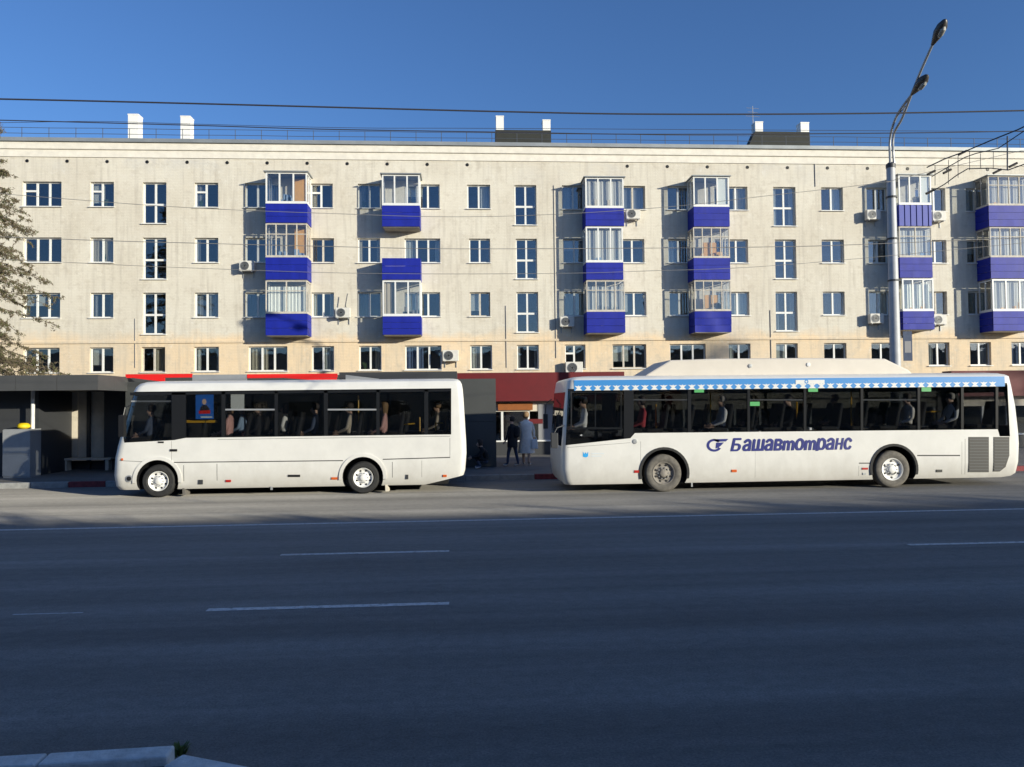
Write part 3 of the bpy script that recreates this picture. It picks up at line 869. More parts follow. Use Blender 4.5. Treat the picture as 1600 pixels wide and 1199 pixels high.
air_con(897, 575, 'wide air conditioner under a first-storey window above the red fascia', 1.2)
da = at(541, 478, YW)
v = MB().tube([(da.x, YW, da.z - .1), (da.x, YW - .35, da.z)], 0.02, 6); v.tube([(da.x, YW - .35, da.z - .1), (da.x + .12, YW - .38, da.z + .55)], 0.022, 6)
tag(v.build('aerial_mast', 'rail_grey'), 'bent dark aerial mast on the wall beside an air conditioner', 'aerial')

# ------------------------------------------------------------------ shop in front of the block, bus-stop pavilion and shelter
YS = 30.0
sx0, sx1 = at(190, 640, YS).x, at(1720, 640, YS).x
shop = empty('shop', (6, YS, 0.15), 'single-storey shop with maroon fascia behind the pavement', 'shop')
xr0 = at(700, 600, YS).x; xr1 = at(972, 600, YS).x; xs3 = at(1476, 600, YS).x
zt, zb = at(820, 583, YS).z, at(820, 627, YS).z
v = MB().prism([(xr0, zb), (xr1, zb), (xr1, zt), (xr0, zt)], YS - 0.45, YS + .15)
v.build('fascia', 'maroon', shop)
n = 7
for i in range(n):                                        # joints of the fascia panels
    pass
zt2 = at(1540, 580, YS).z
MB().box(xs3, sx1, YS - 0.45, YS + .15, zb, zt2).build('fascia', 'maroon', shop)
MB().box(xr1 + .01, xs3 - .01, YS - 0.2, YS + .15, zb, zt - .15).build('fascia', 'beige', shop)
MB().box(sx0, xr0 - .01, YS - 0.2, YS + .15, zb, zt - .02).build('fascia', 'grey_panel', shop)
MB().box(sx0, sx1, YS + .16, YW - .51, zb + .1, zt - .2).build('flat_roof', 'roof_dark', shop)
# shopfront: plinth, piers, panes
zs0, zs1 = at(820, 688, YS).z, at(820, 643, YS).z
MB().box(sx0, sx1, YS - .03, YS + .2, 0.15, zs0 - .06).build('plinth_wall', 'dark_grey', shop)
MB().box(sx0, sx1, YS - .08, YS + .2, zs0 - .058, zs0).build('window_ledge', 'frame_white', shop)
MB().box(sx0, sx1, YS + .0, YS + .2, zs1, zb - .002).build('transom_beam', 'beige', shop)
x = at(783, 660, YS).x - 12 * 1.05
i = 0
while x < sx1 - 1:
    box('window_post', 'frame_white', shop, x, x + .09, YS + .02, YS + .12, zs0 + .001, zs1 - .001)
    MB().box(x + .09, x + 1.05, YS + .07, YS + .078, zs0 + .001, zs1 - .001).build('pane', 'glass_window', shop)
    x += 1.05; i += 1
MB().box(sx0, sx1, YS + 1.6, YS + 1.7, 0.15, zb + .1).build('back_wall', 'room', shop)
p = at(778, 632, YS); q = at(832, 640, YS)
MB().box(p.x, q.x, YS - .10, YS - .05, q.z - .02, p.z + .05).build('sign_board', 'orange_sign', shop)
p = at(826, 655, YS); q = at(848, 662, YS)
MB().box(p.x, q.x, YS - .06, YS - .035, q.z, p.z).build('sign_board', 'maroon', shop)
p = at(841, 655, YS); q = at(846, 690, YS)
MB().box(p.x, p.x + .6, YS - .025, YS - .005, q.z, p.z + .6).build('notice', 'curtain_grey', shop)

YP = 24.4
pav = empty('stop_pavilion', (-5, YP, 0.15), 'long grey panelled pavilion with red stripes behind the smaller bus', 'pavilion')
px0, px1 = at(196, 640, YP).x, at(775, 660, YP).x
zp = at(750, 592, YP).z
xe = at(722, 660, YP).x
np_ = 10
for i in range(np_):                                      # wall panels with open joints
    xa = px0 + (px1 - px0) * i / np_; xb = px0 + (px1 - px0) * (i + 1) / np_ - .012
    for (za, zc) in ((0.16, 1.62), (1.632, zp)):
        MB().box(xa, xb, YP + U(-.003, .003), YP + .05, za, zc).build('wall_panel', 'grey_panel', pav)
MB().box(px0 + .02, px1 - .03, YP + .055, YP + 2.4, 0.15, zp - .03).build('core_wall', 'dark_grey', pav)
MB().box(px1 - .028, px1 + .005, YP + .0551, YP + 2.4, 0.16, zp).build('end_panel', 'grey_panel', pav)
def pstrip(pa, pb, mt, name, y=YP - .06, top=None):
    A = at(pa[0], pa[1], y); B = at(pb[0], pb[1], y)
    MB().box(A.x, B.x, y, y + .058, B.z, A.z).build(name, mt, pav)
pstrip((196, 585), (300, 590), 'red_sign', 'red_stripe'); pstrip((386, 585), (527, 590), 'red_sign', 'red_stripe')
for (pa, pb, pc) in (((205, 590.5), (257, 590.5), (257, 597)), ((440, 590.5), (526, 590.5), (526, 597))):
    A, B, C_ = at(*pa, YP - .06), at(*pb, YP - .06), at(*pc, YP - .06)
    MB().prism([(A.x, A.z), (B.x, B.z), (C_.x, C_.z)], YP - .06, YP - .002).build('red_stripe', 'red_sign', pav)
A = at(300, 586, YP - .05); B = at(386, 600, YP - .05)
MB().box(A.x + .01, B.x - .01, YP - .05, YP - .002, B.z, A.z).build('pale_panel', 'metal_grey', pav)
A = at(530, 582, YP + .3); B = at(714, 592, YP + .3)
MB().box(A.x, B.x, YP + .3, YP + 1.8, zp - .029, A.z).build('roof_box', 'dark_grey', pav)
A = at(540, 586, YP - .05); B = at(592, 597, YP - .05)
MB().prism([(A.x, A.z), (B.x, B.z + .1), (B.x, B.z), (A.x, B.z)], YP - .05, YP - .002).build('pale_panel', 'metal_grey', pav)

# shelter on the left: canopy on a grey cabin, beige inner wall
YH = 22.5
sh = empty('bus_shelter', (-14, YH, 0.15), 'dark grey bus shelter with thick flat canopy at the left', 'bus shelter')
cx1 = at(153, 598, YH).x; cx0 = -22.0
zc1 = at(120, 586, YH).z; zc0 = at(120, 610, YH).z
x = cx1
k = 0
while x > cx0:
    w = 1.15
    MB().box(max(x - w, cx0) + .01, x, YH, YH + .05, zc0, zc1).build('fascia_panel', 'grey_canopy', sh); x -= w
for i in range(2):
    MB().box(cx1 - .045, cx1 + .003, YH + .052 + i * .95, YH + .99 + i * .95, zc0, zc1).build('fascia_panel', 'grey_canopy', sh)
MB().box(cx0, cx1 - .05, YH + .055, YH + 4.0, zc0 + .03, zc1 - .02).build('canopy', 'dark_grey', sh)
YB = YH + 3.7
xb0, xb1 = at(-120, 680, YB).x, at(170, 680, YB).x
n = 6
for i in range(n):
    xa = xb0 + (xb1 - xb0) * i / n; xb = xb0 + (xb1 - xb0) * (i + 1) / n
    MB().box(xa, xb - .02, YB, YB + .06, 0.45, zc0 + .028).build('back_panel', 'beige', sh)
MB().box(xb0, xb1, YB + .01, YB + .07, 0.15, 0.44).build('plinth', 'dark_grey', sh)
for pxx in (48, 96, 138, 168):
    A = at(pxx, 700, YB - .1)
    MB().box(A.x - .05, A.x + .05, YB - .12, YB - .02, 0.15, zc0 + .025).build('post', 'dark_grey', sh)
A = at(51, 700, YH + 1.2)
MB().tube([(A.x, YH + 1.2, 0.15), (A.x, YH + 1.2, zc0 + .025)], 0.055, 10).build('post', 'frame_white', sh, smooth=True)
A = at(98, 725, YB - .5); B = at(136, 743, YB - .5)
bench = MB().box(A.x, B.x + .8, YB - .6, YB - .2, 0.50, 0.56); bench.box(A.x + .05, A.x + .15, YB - .55, YB - .25, .15, .498); bench.box(B.x + .6, B.x + .7, YB - .55, YB - .25, .15, .498)
bench.build('bench', 'beige', sh)
A = at(-60, 700, YH + 1.6); B = at(60, 700, YH + 1.6)
MB().box(A.x - 4, B.x, YH + 1.6, YB - .13, 0.15, zc0 + .025).build('kiosk_wall_and_dark_gap', 'dark_grey', sh)
A = at(169, 700, YB); B = at(215, 700, YB)
MB().box(A.x, B.x, YB - .3, YB + .1, 0.15, zc0 + .025).build('kiosk_wall_and_dark_gap', 'dark_grey', sh)  # dark box put in for the shaded opening right of the back panels
# grey cabin inside the shelter
A = at(4, 700, YH + .9); B = at(47, 700, YH + .9); zc = at(25, 672, YH + .9).z
cab = empty('utility_cabinet', ((A.x + B.x) / 2, YH + .9, 0.15), 'grey metal cabinet under the shelter canopy at left', 'cabinet')
for (za, zd) in ((0.2, 0.85), (0.862, zc)):
    MB().box(A.x, B.x, YH + .9, YH + .92, za, zd).build('door', 'metal_grey', cab)
MB().box(A.x + .01, B.x - .01, YH + .922, YH + 1.5, 0.15, zc + .02).build('casing', 'metal_grey', cab)
A = at(26, 671, YH + .95); B = at(40, 664, YH + .95)
v = MB().lathe_z((A.x + .12, YH + 1.1, zc + .02), [(.10, 0), (.17, .05), (.17, .12), (.12, .17), (.05, .18)], 12)
tag(v.build('yellow_bag', 'yellow', smooth=True), 'small yellow bag lying on the grey cabinet', 'bag')

# ------------------------------------------------------------------ buses
def hull(levels, yn, width, rf, rr, e=0.0, zmin=-9, zmax=9, seg=6):
    v = MB(); n = 0
    lv = [l for l in levels if zmin <= l[0] <= zmax]
    for k, (z, xf, xr, ins) in enumerate(lv):
        x0, x1 = xf + e, xr - e; y0, y1 = yn + ins + e, yn + width - ins - e
        if e and k == len(lv) - 1: z = z - e
        if e and k == 0: z = z + e
        ring = []
        for (cx, cy, r, t0) in ((x1 - rr, y0 + rr, rr, -90), (x1 - rr, y1 - rr, rr, 0), (x0 + rf, y1 - rf, rf, 90), (x0 + rf, y0 + rf, rf, 180)):
            ring.append([Vector((cx + r * math.cos(math.radians(t0 + 90 * s / seg)), cy + r * math.sin(math.radians(t0 + 90 * s / seg)), z)) for s in range(seg + 1)])
        pts = []
        for q in range(4):                                # straight runs are divided so that no face is long
            pts += ring[q]; a, b = ring[q][-1], ring[(q + 1) % 4][0]; m_ = 13 if q % 2 else 2
            pts += [a.lerp(b, w / (m_ + 1)) for w in range(1, m_ + 1)]
        n = len(pts); v.v += pts
    for k in range(len(lv) - 1):
        for i in range(n):
            j = (i + 1) % n
            v.face((k * n + i, k * n + j, (k + 1) * n + j, (k + 1) * n + i))
    v.face(list(range(n))[::-1]); v.face(range((len(lv) - 1) * n, len(lv) * n))
    return v
def cyl_y(cx, cz, r, y0, y1, seg=32):
    return MB().prism([(cx + r * math.cos(2 * math.pi * i / seg), cz + r * math.sin(2 * math.pi * i / seg)) for i in range(seg)], y0, y1)

def wheel(parent, cx, y, R, rim_mat, tyre_mat, inward=1, holes=8):
    """tyre on the outer face plane y; inward = +1 when the bus lies at larger y"""
    s = inward; c = (cx, y, R)
    t = MB().lathe_y(c, [(R * .60, s * .03), (R * .70, -s * .0), (R * .90, s * .005), (R * .975, s * .035), (R, s * .07), (R, s * .22), (R * .96, s * .27), (R * .6, s * .27)][::-s], 40)
    w = t.build('wheel', tyre_mat, parent, smooth=True)
    r = MB().lathe_y(c, [(R * .62, s * .04), (R * .60, s * .012), (R * .56, s * .02), (R * .52, s * .055), (R * .40, s * .075), (R * .24, s * .05), (R * .20, s * .02), (R * .16, s * .01), (0.0, s * .008)][::-s], 32)
    r.build('rim', rim_mat, w, smooth=True)
    for i in range(holes):
        a = 2 * math.pi * (i + .5) / holes
        MB().lathe_y((cx + R * .45 * math.cos(a), y + s * .058, R + R * .45 * math.sin(a)), [(R * .065, 0), (0.0, -s * .003)][::-s], 10).build('rim_opening', 'black', w)
    for i in range(10 if s > 0 else 0):
        a = 2 * math.pi * i / 10
        MB().lathe_y((cx + R * .29 * math.cos(a), y + s * .05, R + R * .29 * math.sin(a)), [(R * .03, 0.0), (R * .03, -s * .03), (0.0, -s * .03)][::-s], 6).build('wheel_nut', 'metal_grey', w)

def make_bus(name, label, yn, width, levels, rf, rr, f, spec):
    xc = (levels[3][1] + levels[3][2]) / 2
    bus = empty(name, (xc, yn + width / 2, 0), label, 'bus', 'city buses standing at the stop')
    yfar = yn + width
    H = temp_obj(hull(levels, yn, width, rf, rr), ('bus_white',))
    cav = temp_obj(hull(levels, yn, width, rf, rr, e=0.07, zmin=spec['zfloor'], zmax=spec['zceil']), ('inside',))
    ops = [(cav, 'DIFFERENCE')]; tmp = [cav]
    P = lambda pts: [(f(*p).x, f(*p).z) for p in pts]
    side = MB().prism(P(spec['opening']), yn - .2, yn + .3); o = temp_obj(side, ('black_trim',)); ops.append((o, 'DIFFERENCE')); tmp.append(o)
    side = MB().prism(P(spec['far_opening']), yfar - .3, yfar + .2); o = temp_obj(side, ('black_trim',)); ops.append((o, 'DIFFERENCE')); tmp.append(o)
    zw0, zw1, xw0, xw1 = spec['windscreen']
    o = temp_obj(MB().box(xw0, xw1, yn + .14, yfar - .14, zw0, zw1), ('black_trim',)); ops.append((o, 'DIFFERENCE')); tmp.append(o)
    xr = levels[4][2]
    o = temp_obj(MB().box(xr - .35, xr + .2, yn + .3, yfar - .3, 1.5, 2.35), ('black_trim',)); ops.append((o, 'DIFFERENCE')); tmp.append(o)
    for (cx, R, ra) in spec['wheels']:
        for (ya, yb) in ((yn - .2, yn + .55), (yfar - .55, yfar + .2)):
            o = temp_obj(cyl_y(cx, R + .02, ra, ya, yb), ('black',)); ops.append((o, 'DIFFERENCE')); tmp.append(o)
    for pts in spec['cuts']:
        o = temp_obj(MB().prism(P(pts), yn - .3, yfar + .3), ('bus_white',)); ops.append((o, 'DIFFERENCE')); tmp.append(o)
    for (a, b, w) in spec['grooves']:
        A, B = f(*a), f(*b); dx = Vector((B.x - A.x, 0, B.z - A.z)).normalized(); nn = Vector((-dx.z, 0, dx.x)) * (w / 2)
        o = temp_obj(MB().prism([(A.x - nn.x, A.z - nn.z), (B.x - nn.x, B.z - nn.z), (B.x + nn.x, B.z + nn.z), (A.x + nn.x, A.z + nn.z)], yn - .05, yn + .012), ('black',)); ops.append((o, 'DIFFERENCE')); tmp.append(o)
    me = boolean(H, ops)
    bb = bmesh.new(); bb.from_mesh(me)
    bmesh.ops.remove_doubles(bb, verts=bb.verts, dist=2e-4); bmesh.ops.dissolve_degenerate(bb, edges=bb.edges, dist=2e-4)
    bmesh.ops.triangulate(bb, faces=[f_ for f_ in bb.faces if len(f_.verts) > 4], ngon_method='EAR_CLIP')
    bmesh.ops.recalc_face_normals(bb, faces=bb.faces); bb.to_mesh(me); bb.free()
    org = Vector((xc, yn + width / 2, 0))
    me.transform(Matrix.Translation(-org))
    me.polygons.foreach_set('use_smooth', [True] * len(me.polygons)); me.set_sharp_from_angle(angle=math.radians(30))
    body = bpy.data.objects.new('body', me); COL.objects.link(body); place(body, org, bus)
    # glazing: a thin shell just inside the skin, cut to each bay
    g0 = temp_obj(hull(levels, yn, width, rf, rr, e=0.010), ('glass_bus',)); g1 = temp_obj(hull(levels, yn, width, rf, rr, e=0.022, zmin=.5, zmax=2.75), ('glass_bus',))
    gm = boolean(g0, [(g1, 'DIFFERENCE')]); gs = bpy.data.objects.new('cutter', gm); COL.objects.link(gs)
    def pane(cutter, nm, mt='glass_bus'):
        c = temp_obj(cutter, ('glass_bus',))
        pm = boolean(gs, [(c, 'INTERSECT')]); drop(c)
        if len(pm.vertices) == 0: return None
        pm.materials.clear()
        vs_ = [vv.co for vv in pm.vertices]
        og = Vector((sum(q.x for q in vs_) / len(vs_), sum(q.y for q in vs_) / len(vs_), min(q.z for q in vs_)))
        pm.transform(Matrix.Translation(-og))
        return finish(nm, pm, mt, bus, False, og)
    for pts in spec['bays']:
        pane(MB().prism(P(pts), yn - .2, yn + .2), 'side_window')
    for pts in spec['far_bays']:
        pane(MB().prism(P(pts), yfar - .2, yfar + .2), 'side_window', 'glass_bus_far')
    pane(MB().box(xw0, xw1 - .1, yn + .14, yfar - .14, zw0, zw1), 'windscreen')
    pane(MB().box(xr - .3, xr + .2, yn + .3, yfar - .3, 1.5, 2.35), 'rear_window')
    drop(H, g0, g1, gs, *tmp)
    for pts in spec['pillars']:
        MB().prism(P(pts), yn + .004, yn + .07).build('pillar', 'black_trim', bus)
    for pts in spec['far_pillars']:
        MB().prism(P(pts), yfar - .07, yfar - .004).build('pillar', 'black_trim', bus)
    return bus

def seat(parent, x, y, z, mt='inside'):
    v = MB().box(x - .2, x + .22, y - .21, y + .21, z + .38, z + .48)
    v.prism([(x + .20, z + .46), (x + .30, z + .46), (x + .40, z + 1.05), (x + .33, z + 1.07)], y - .2, y + .2)
    v.box(x - .02, x + .04, y - .15, y + .15, z, z + .38)
    return v.build('seat', mt, parent, bevel=0.03)

# ---- smaller bus
YL = 18.9
fL = lambda px, py: at(px, py, YL)
zL = lambda y: (775.5 - y) / 62.4
def XL(px, z): return fL(px, 775.5 - z * 62.4).x
lvL = [(z, XL(a, z), XL(b, z), i) for (z, a, b, i) in (
 (.20, 179, 716, .07), (.29, 175, 722, .02), (.55, 172.5, 727, 0), (.97, 174, 729, 0), (1.25, 178, 728.5, 0), (1.48, 182, 727.5, 0), (1.9, 190, 726, 0), (2.3, 197, 724.5, 0), (2.58, 202.5, 723, .004),
 (2.70, 206, 721.5, .03), (2.78, 211, 719, .09), (2.825, 219, 715, .2), (2.85, 236, 708, .45))]
wL = [(fL(246, 750).x, .40, .50), (fL(567, 750).x, .40, .50)]
bayL = [(200, 268), (290, 346), (352, 429), (434, 506), (512, 588), (593, 663), (669, 705)]
tL = lambda p: 612.5 - (p - 203) * .011
bL = lambda p: 684.5 - (p - 290) * .0133
def bay(a, b, dt=1.5, db=-.7): return [(a, tL(a) + dt), (b, tL(b) + dt), (b, bL(b) + db), (a, bL(a) + db)]
opn = [(197, 616), (203, 612.5), (705, 607), (705, 679), (290, 684.5), (272, 688), (194, 692), (192, 684)]
specL = dict(zfloor=.97, zceil=2.58, opening=opn, far_opening=[(262, 613), (705, 608), (705, 679), (262, 684)],
 windscreen=(1.30, 2.56, XL(165, 1), XL(226, 2)), wheels=wL,
 cuts=[[(640, 764), (728, 742), (740, 745), (740, 790), (640, 790)]],
 grooves=[((252, 723), (536, 720), .022), ((598, 718), (703, 715), .022), ((287, 727), (287, 764), .012), ((339, 725), (339, 763), .012), ((613, 722), (613, 756), .012), ((659, 720), (659, 752), .006),
          ((268, 689), (268, 722), .006), ((703, 685), (703, 716), .008), ((186, 720), (252, 723), .010), ((340, 687), (703, 682), .008)],
 bays=[[(197, 614), (268, 614), (268, 688), (192, 692)]] + [bay(a, b) for a, b in bayL[1:]],
 far_bays=[bay(a, b, 2.5, -2) for a, b in ((262, 350), (354, 470), (474, 590), (594, 705))],
 pillars=[[(268, 614), (290, 614), (290, 684), (268, 688)]] + [bay(a[1], b[0], 1.5, 0) for a, b in zip(bayL[1:-1], bayL[2:])] + [[(203, 613.5), (705, 608.5), (705, 611.5), (203, 618)]],
 far_pillars=[bay(350, 354), bay(470, 474), bay(590, 594)])
busL = make_bus('city_bus', 'smaller white city bus with a blue poster in its window', YL, 2.44, lvL, .26, .15, fL, specL)
for cx, R, ra in wL:
    wheel(busL, cx, YL + .03, R, 'rim_white', 'rubber', 1); wheel(busL, cx, YL + 2.44 - .03, R, 'rim_white', 'rubber', -1)
    v = MB(); n = 20
    for i in range(n):
        t0, t1 = math.radians(-6 + 192 * i / n), math.radians(-6 + 192 * (i + 1) / n)
        v.prism([(cx + .50 * math.cos(t0), R + .02 + .50 * math.sin(t0)), (cx + .50 * math.cos(t1), R + .02 + .50 * math.sin(t1)), (cx + .585 * math.cos(t1), R + .02 + .585 * math.sin(t1)), (cx + .585 * math.cos(t0), R + .02 + .585 * math.sin(t0))], YL - .022, YL + .004)
    v.build('arch_flare', 'bus_white', busL)
def decal(bus, f, yn, name, mt, pts, t=0.006):
    return MB().prism([(f(*p).x, f(*p).z) for p in pts], yn - t, yn + .004).build(name, mt, bus)
rect = lambda x0, y0, x1, y1: [(x0, y0), (x1, y0), (x1, y1), (x0, y1)]
def round_lamp(bus, px, py, f, yn, r, mt, name):
    c = f(px, py)
    MB().lathe_y((c.x, yn, c.z), [(r, .0), (r, -.012), (r * .8, -.016), (0.0, -.010)], 18).build(name, mt, bus, smooth=True)
round_lamp(busL, 202, 748, fL, YL, .085, 'metal_grey', 'fog_lamp'); round_lamp(busL, 202, 748, fL, YL - .012, .055, 'black', 'fog_lamp')
decal(busL, fL, YL, 'door_handle', 'black', rect(266, 702, 277, 705.5), .02)
decal(busL, fL, YL, 'side_marker', 'black', rect(247, 690, 256, 692.5), .012)
decal(busL, fL, YL, 'hatch_lock', 'dark_grey', rect(310, 750, 317, 757), .008); decal(busL, fL, YL, 'hatch_lock', 'dark_grey', rect(634, 742, 638, 749), .008)
decal(busL, fL, YL, 'side_marker', 'lamp_red', rect(353, 750, 361, 753.5), .012); decal(busL, fL, YL, 'side_marker', 'tail_orange', rect(518, 746, 527, 749.5), .012); decal(busL, fL, YL, 'side_marker', 'tail_orange', rect(692, 742, 698, 745.5), .012)
decal(busL, fL, YL, 'hatch_lock', 'black', rect(450, 742, 469, 745.5), .008); round_lamp(busL, 191, 718, fL, YL, .028, 'tail_orange', 'side_marker')
for (x0, x1) in ((352, 429), (512, 588)):
    MB().prism([(fL(*p).x, fL(*p).z) for p in rect(x0, 639, x1, 641.5)], YL + .0, YL + .03).build('vent_bar', 'metal_grey', busL)
MB().prism([(fL(*p).x, fL(*p).z) for p in rect(204, 626, 268, 628.5)], YL + .03, YL + .06).build('sun_visor_bar', 'metal_grey', busL)
po = MB().prism([(fL(*p).x, fL(*p).z) for p in rect(305, 616, 333, 655)], YL + .03, YL + .036).build('poster', 'poster_blue', busL)
def pz(name, mt, pts, d): MB().prism([(fL(*p).x, fL(*p).z) for p in pts], YL + .03 - d, YL + .03).build(name, mt, po)
hd = [(318.5 + 3.4 * math.cos(t * .524), 628 + 4.6 * math.sin(t * .524)) for t in range(12)]
pz('poster_print', 'poster_face', hd, .003); pz('poster_print', 'poster_hat', [(312, 638), (316, 633), (322, 633), (327, 639), (326, 642), (312, 642)], .002)
pz('poster_print', 'red_sign', [(310, 642), (328, 641), (328, 646.5), (310, 647)], .004); pz('poster_print', 'paper', rect(313, 651, 331, 653), .004)
MB().prism([(fL(*p).x, fL(*p).z) for p in rect(360, 615, 381, 641)], YL + .033, YL + .038).build('notice', 'paper', busL)
MB().prism([(fL(*p).x, fL(*p).z) for p in rect(288, 657, 336, 661)], YL + .16, YL + .19).build('handrail', 'pole_yellow', busL)
for (a, b) in (((627, 672), (627, 664)), ((627, 664), (648, 662)), ((681, 673), (681, 660)), ((681, 662), (692, 661)), ((656, 674), (656, 652))):
    A, B = at(*a, YL + .5), at(*b, YL + .5); MB().tube([A, B], .02, 6).build('handrail', 'pole_yellow', busL)
A = at(560, 618, YL + .6); MB().tube([A, A + Vector((0, 0, -.8))], .018, 6).build('handrail', 'pole_yellow', busL)
# far-front mirror, wiper side, mud flaps, underbody
v = MB().box(XL(215, .3), XL(700, .3), YL + .25, YL + 2.2, .19, .32); v.box(wL[0][0] - .08, wL[0][0] + .08, YL + .1, YL + 2.3, .32, .46); v.box(wL[1][0] - .1, wL[1][0] + .1, YL + .1, YL + 2.3, .30, .48)
v.build('chassis', 'black', busL)
for (pxx, mt) in ((288, 'dusty_rubber'), (604, 'beige')):
    A = at(pxx, 770, YL + .12); MB().prism([(A.x - .02, .05), (A.x + .06, .05), (A.x, .34), (A.x - .03, .34)], YL + .06, YL + .36).build('mud_flap', mt, busL)
A = at(424, 764, YL + .05); MB().box(A.x - .02, A.x + .03, YL + .04, YL + .06, .14, .22).build('bracket', 'metal_grey', busL)
mx = XL(196, 1.8)
v = MB().tube([(mx + .08, YL + .05, 2.25), (mx + .04, YL - .12, 2.2), (mx + .02, YL - .16, 2.0)], .015, 6); v.box(mx - .06, mx + .06, YL - .24, YL - .08, 1.50, 2.02)
v.build('mirror', 'black', busL)
v = MB(); sx = XL(228, 1.5)
v.lathe_y((sx, YL + .6, 1.75), [(.2, -.015), (.215, 0), (.2, .015), (.185, 0), (.2, -.015)], 24); v.box(sx - .2, sx + .2, YL + .59, YL + .61, 1.74, 1.77)
v.build('steering_wheel', 'black', busL)
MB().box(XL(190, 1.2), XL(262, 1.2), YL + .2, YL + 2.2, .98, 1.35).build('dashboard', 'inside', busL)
for pxx in (305, 372, 415, 452, 492, 545, 610, 680):
    for dy in (.36, 2.06): seat(busL, at(pxx, 700, YL + .4).x, YL + dy, .98)

# ---- larger bus
YR = 18.1
fR = lambda px, py: at(px, py, YR)
def XR(px, z): return fR(px, 767.5 - z * 65.2).x
lvR = [(z, XR(a, z), XR(b, z), i) for (z, a, b, i) in (
 (.22, 884, 1584, .05), (.32, 880, 1592, .01), (.6, 877, 1596, 0), (1.05, 877, 1597, 0), (1.3, 878, 1596, 0), (1.45, 879, 1595, 0), (2.0, 881, 1591, 0), (2.48, 884, 1585, 0),
 (2.745, 887, 1581, 0), (2.79, 891, 1577, .05), (2.825, 899, 1570, .15), (2.85, 915, 1560, .4))]
wR = [(fR(1038, 738).x, .46, .58), (fR(1397, 738).x, .46, .58)]
bayR = [(890, 975), (990, 1075), (1080, 1168), (1172, 1256), (1260, 1345), (1349, 1434), (1438, 1502), (1506, 1556), (1560, 1577)]
tR = lambda p: 608 - (p - 888) * .0131
bR = lambda p: 677 - (p - 992) * .0106
def bayr(a, b, dt=1.0, db=-.5): return [(a, tR(a) + dt), (b, tR(b) + dt), (b, bR(b) + db), (a, bR(a) + db)]
opR = [(888, 608), (1574, 599), (1578, 682), (1562, 682), (1559, 671), (992, 677), (985, 685), (884, 696)]
specR = dict(zfloor=1.05, zceil=2.48, opening=opR, far_opening=[(930, 609), (1560, 601), (1560, 671), (930, 690)],
 windscreen=(1.15, 2.46, XR(866, 1), XR(905, 2)), wheels=wR,
 cuts=[[(1500, 756), (1560, 747), (1600, 741), (1615, 742), (1615, 790), (1500, 790)]],
 grooves=[((1001, 690), (1001, 752), .006), ((1508, 686), (1508, 744), .008), ((1433, 712), (1500, 712), .03), ((1342, 724), (1363, 724), .025), ((1342, 728), (1342, 750), .006), ((1503, 690), (1503, 742), .005),
          ((880, 700), (985, 692), .006), ((1180, 690), (1180, 750), .004)],
 bays=[[(888, 608), (975, 607), (975, 686), (884, 696)]] + [bayr(a, b) for a, b in bayR[1:-1]] + [[(1560, 600.5), (1574, 600), (1577.5, 681), (1562, 681)]],
 far_bays=[bayr(a, b, 2.5, -1.5) for a, b in ((930, 1075), (1080, 1256), (1260, 1434), (1438, 1560))],
 pillars=[[(975, 607), (990, 607), (990, 679), (985, 684), (975, 685)]] + [bayr(a[1], b[0], 1, 0) for a, b in zip(bayR[1:-1], bayR[2:])] + [[(888, 609), (1574, 600), (1574, 602), (888, 611)]],
 far_pillars=[bayr(1075, 1080), bayr(1256, 1260), bayr(1434, 1438)])
busR = make_bus('city_bus', 'larger white city bus with blue roof band and blue lettering', YR, 2.5, lvR, .20, .16, fR, specR)
for k, (cx, R, ra) in enumerate(wR):
    wheel(busR, cx, YR + .05, R, 'rim_white' if k else 'rim_grey', 'dusty_rubber', 1, 6 if k else 8); wheel(busR, cx, YR + 2.5 - .05, R, 'rim_grey', 'dusty_rubber', -1)
    v = MB(); n = 20
    for i in range(n):
        t0, t1 = math.radians(-14 + 208 * i / n), math.radians(-14 + 208 * (i + 1) / n)
        v.prism([(cx + .56 * math.cos(t0), R + .02 + .56 * math.sin(t0)), (cx + .56 * math.cos(t1), R + .02 + .56 * math.sin(t1)), (cx + .62 * math.cos(t1), R + .02 + .62 * math.sin(t1)), (cx + .62 * math.cos(t0), R + .02 + .62 * math.sin(t0))], YR - .018, YR + .06)
    v.build('arch_flare', 'rubber', busR)
D = lambda name, mt, pts, t=.006: decal(busR, fR, YR, name, mt, pts, t)
bx0, bx1 = fR(884, 600).x, fR(1577, 595).x
band = MB().box(bx0 + .2, bx1 - .12, YR - .003, YR + .004, 2.49, 2.742).build('roof_band', 'bus_blue', busR)
v = MB(); x = bx0 + .22; i = 0
while x < bx1 - .34:
    z0 = 2.492; w = .20; skip = 1.0
    v.prism([(x, z0), (x + w * .9, z0), (x + w * .62, z0 + .055), (x + w * .95, z0 + .115), (x + w * .55, z0 + .10), (x + w * .45, z0 + .125), (x + w * .35, z0 + .10), (x - w * .05, z0 + .115), (x + w * .28, z0 + .055)], YR - .006, YR - .0035)
    x += .232; i += 1
v.build('band_ornament', 'frame_white', band)
A, B = fR(1243, 593), fR(1288, 593)
MB().box(A.x, B.x, YR - .0095, YR - .0065, 2.60, 2.697).build('band_crest', 'frame_white', band)
MB().lathe_y((A.x + .27, YR, 2.655), [(.05, -.0095), (.05, -.012), (.025, -.012), (.025, -.0095)], 14).build('band_crest', 'bus_blue', band)
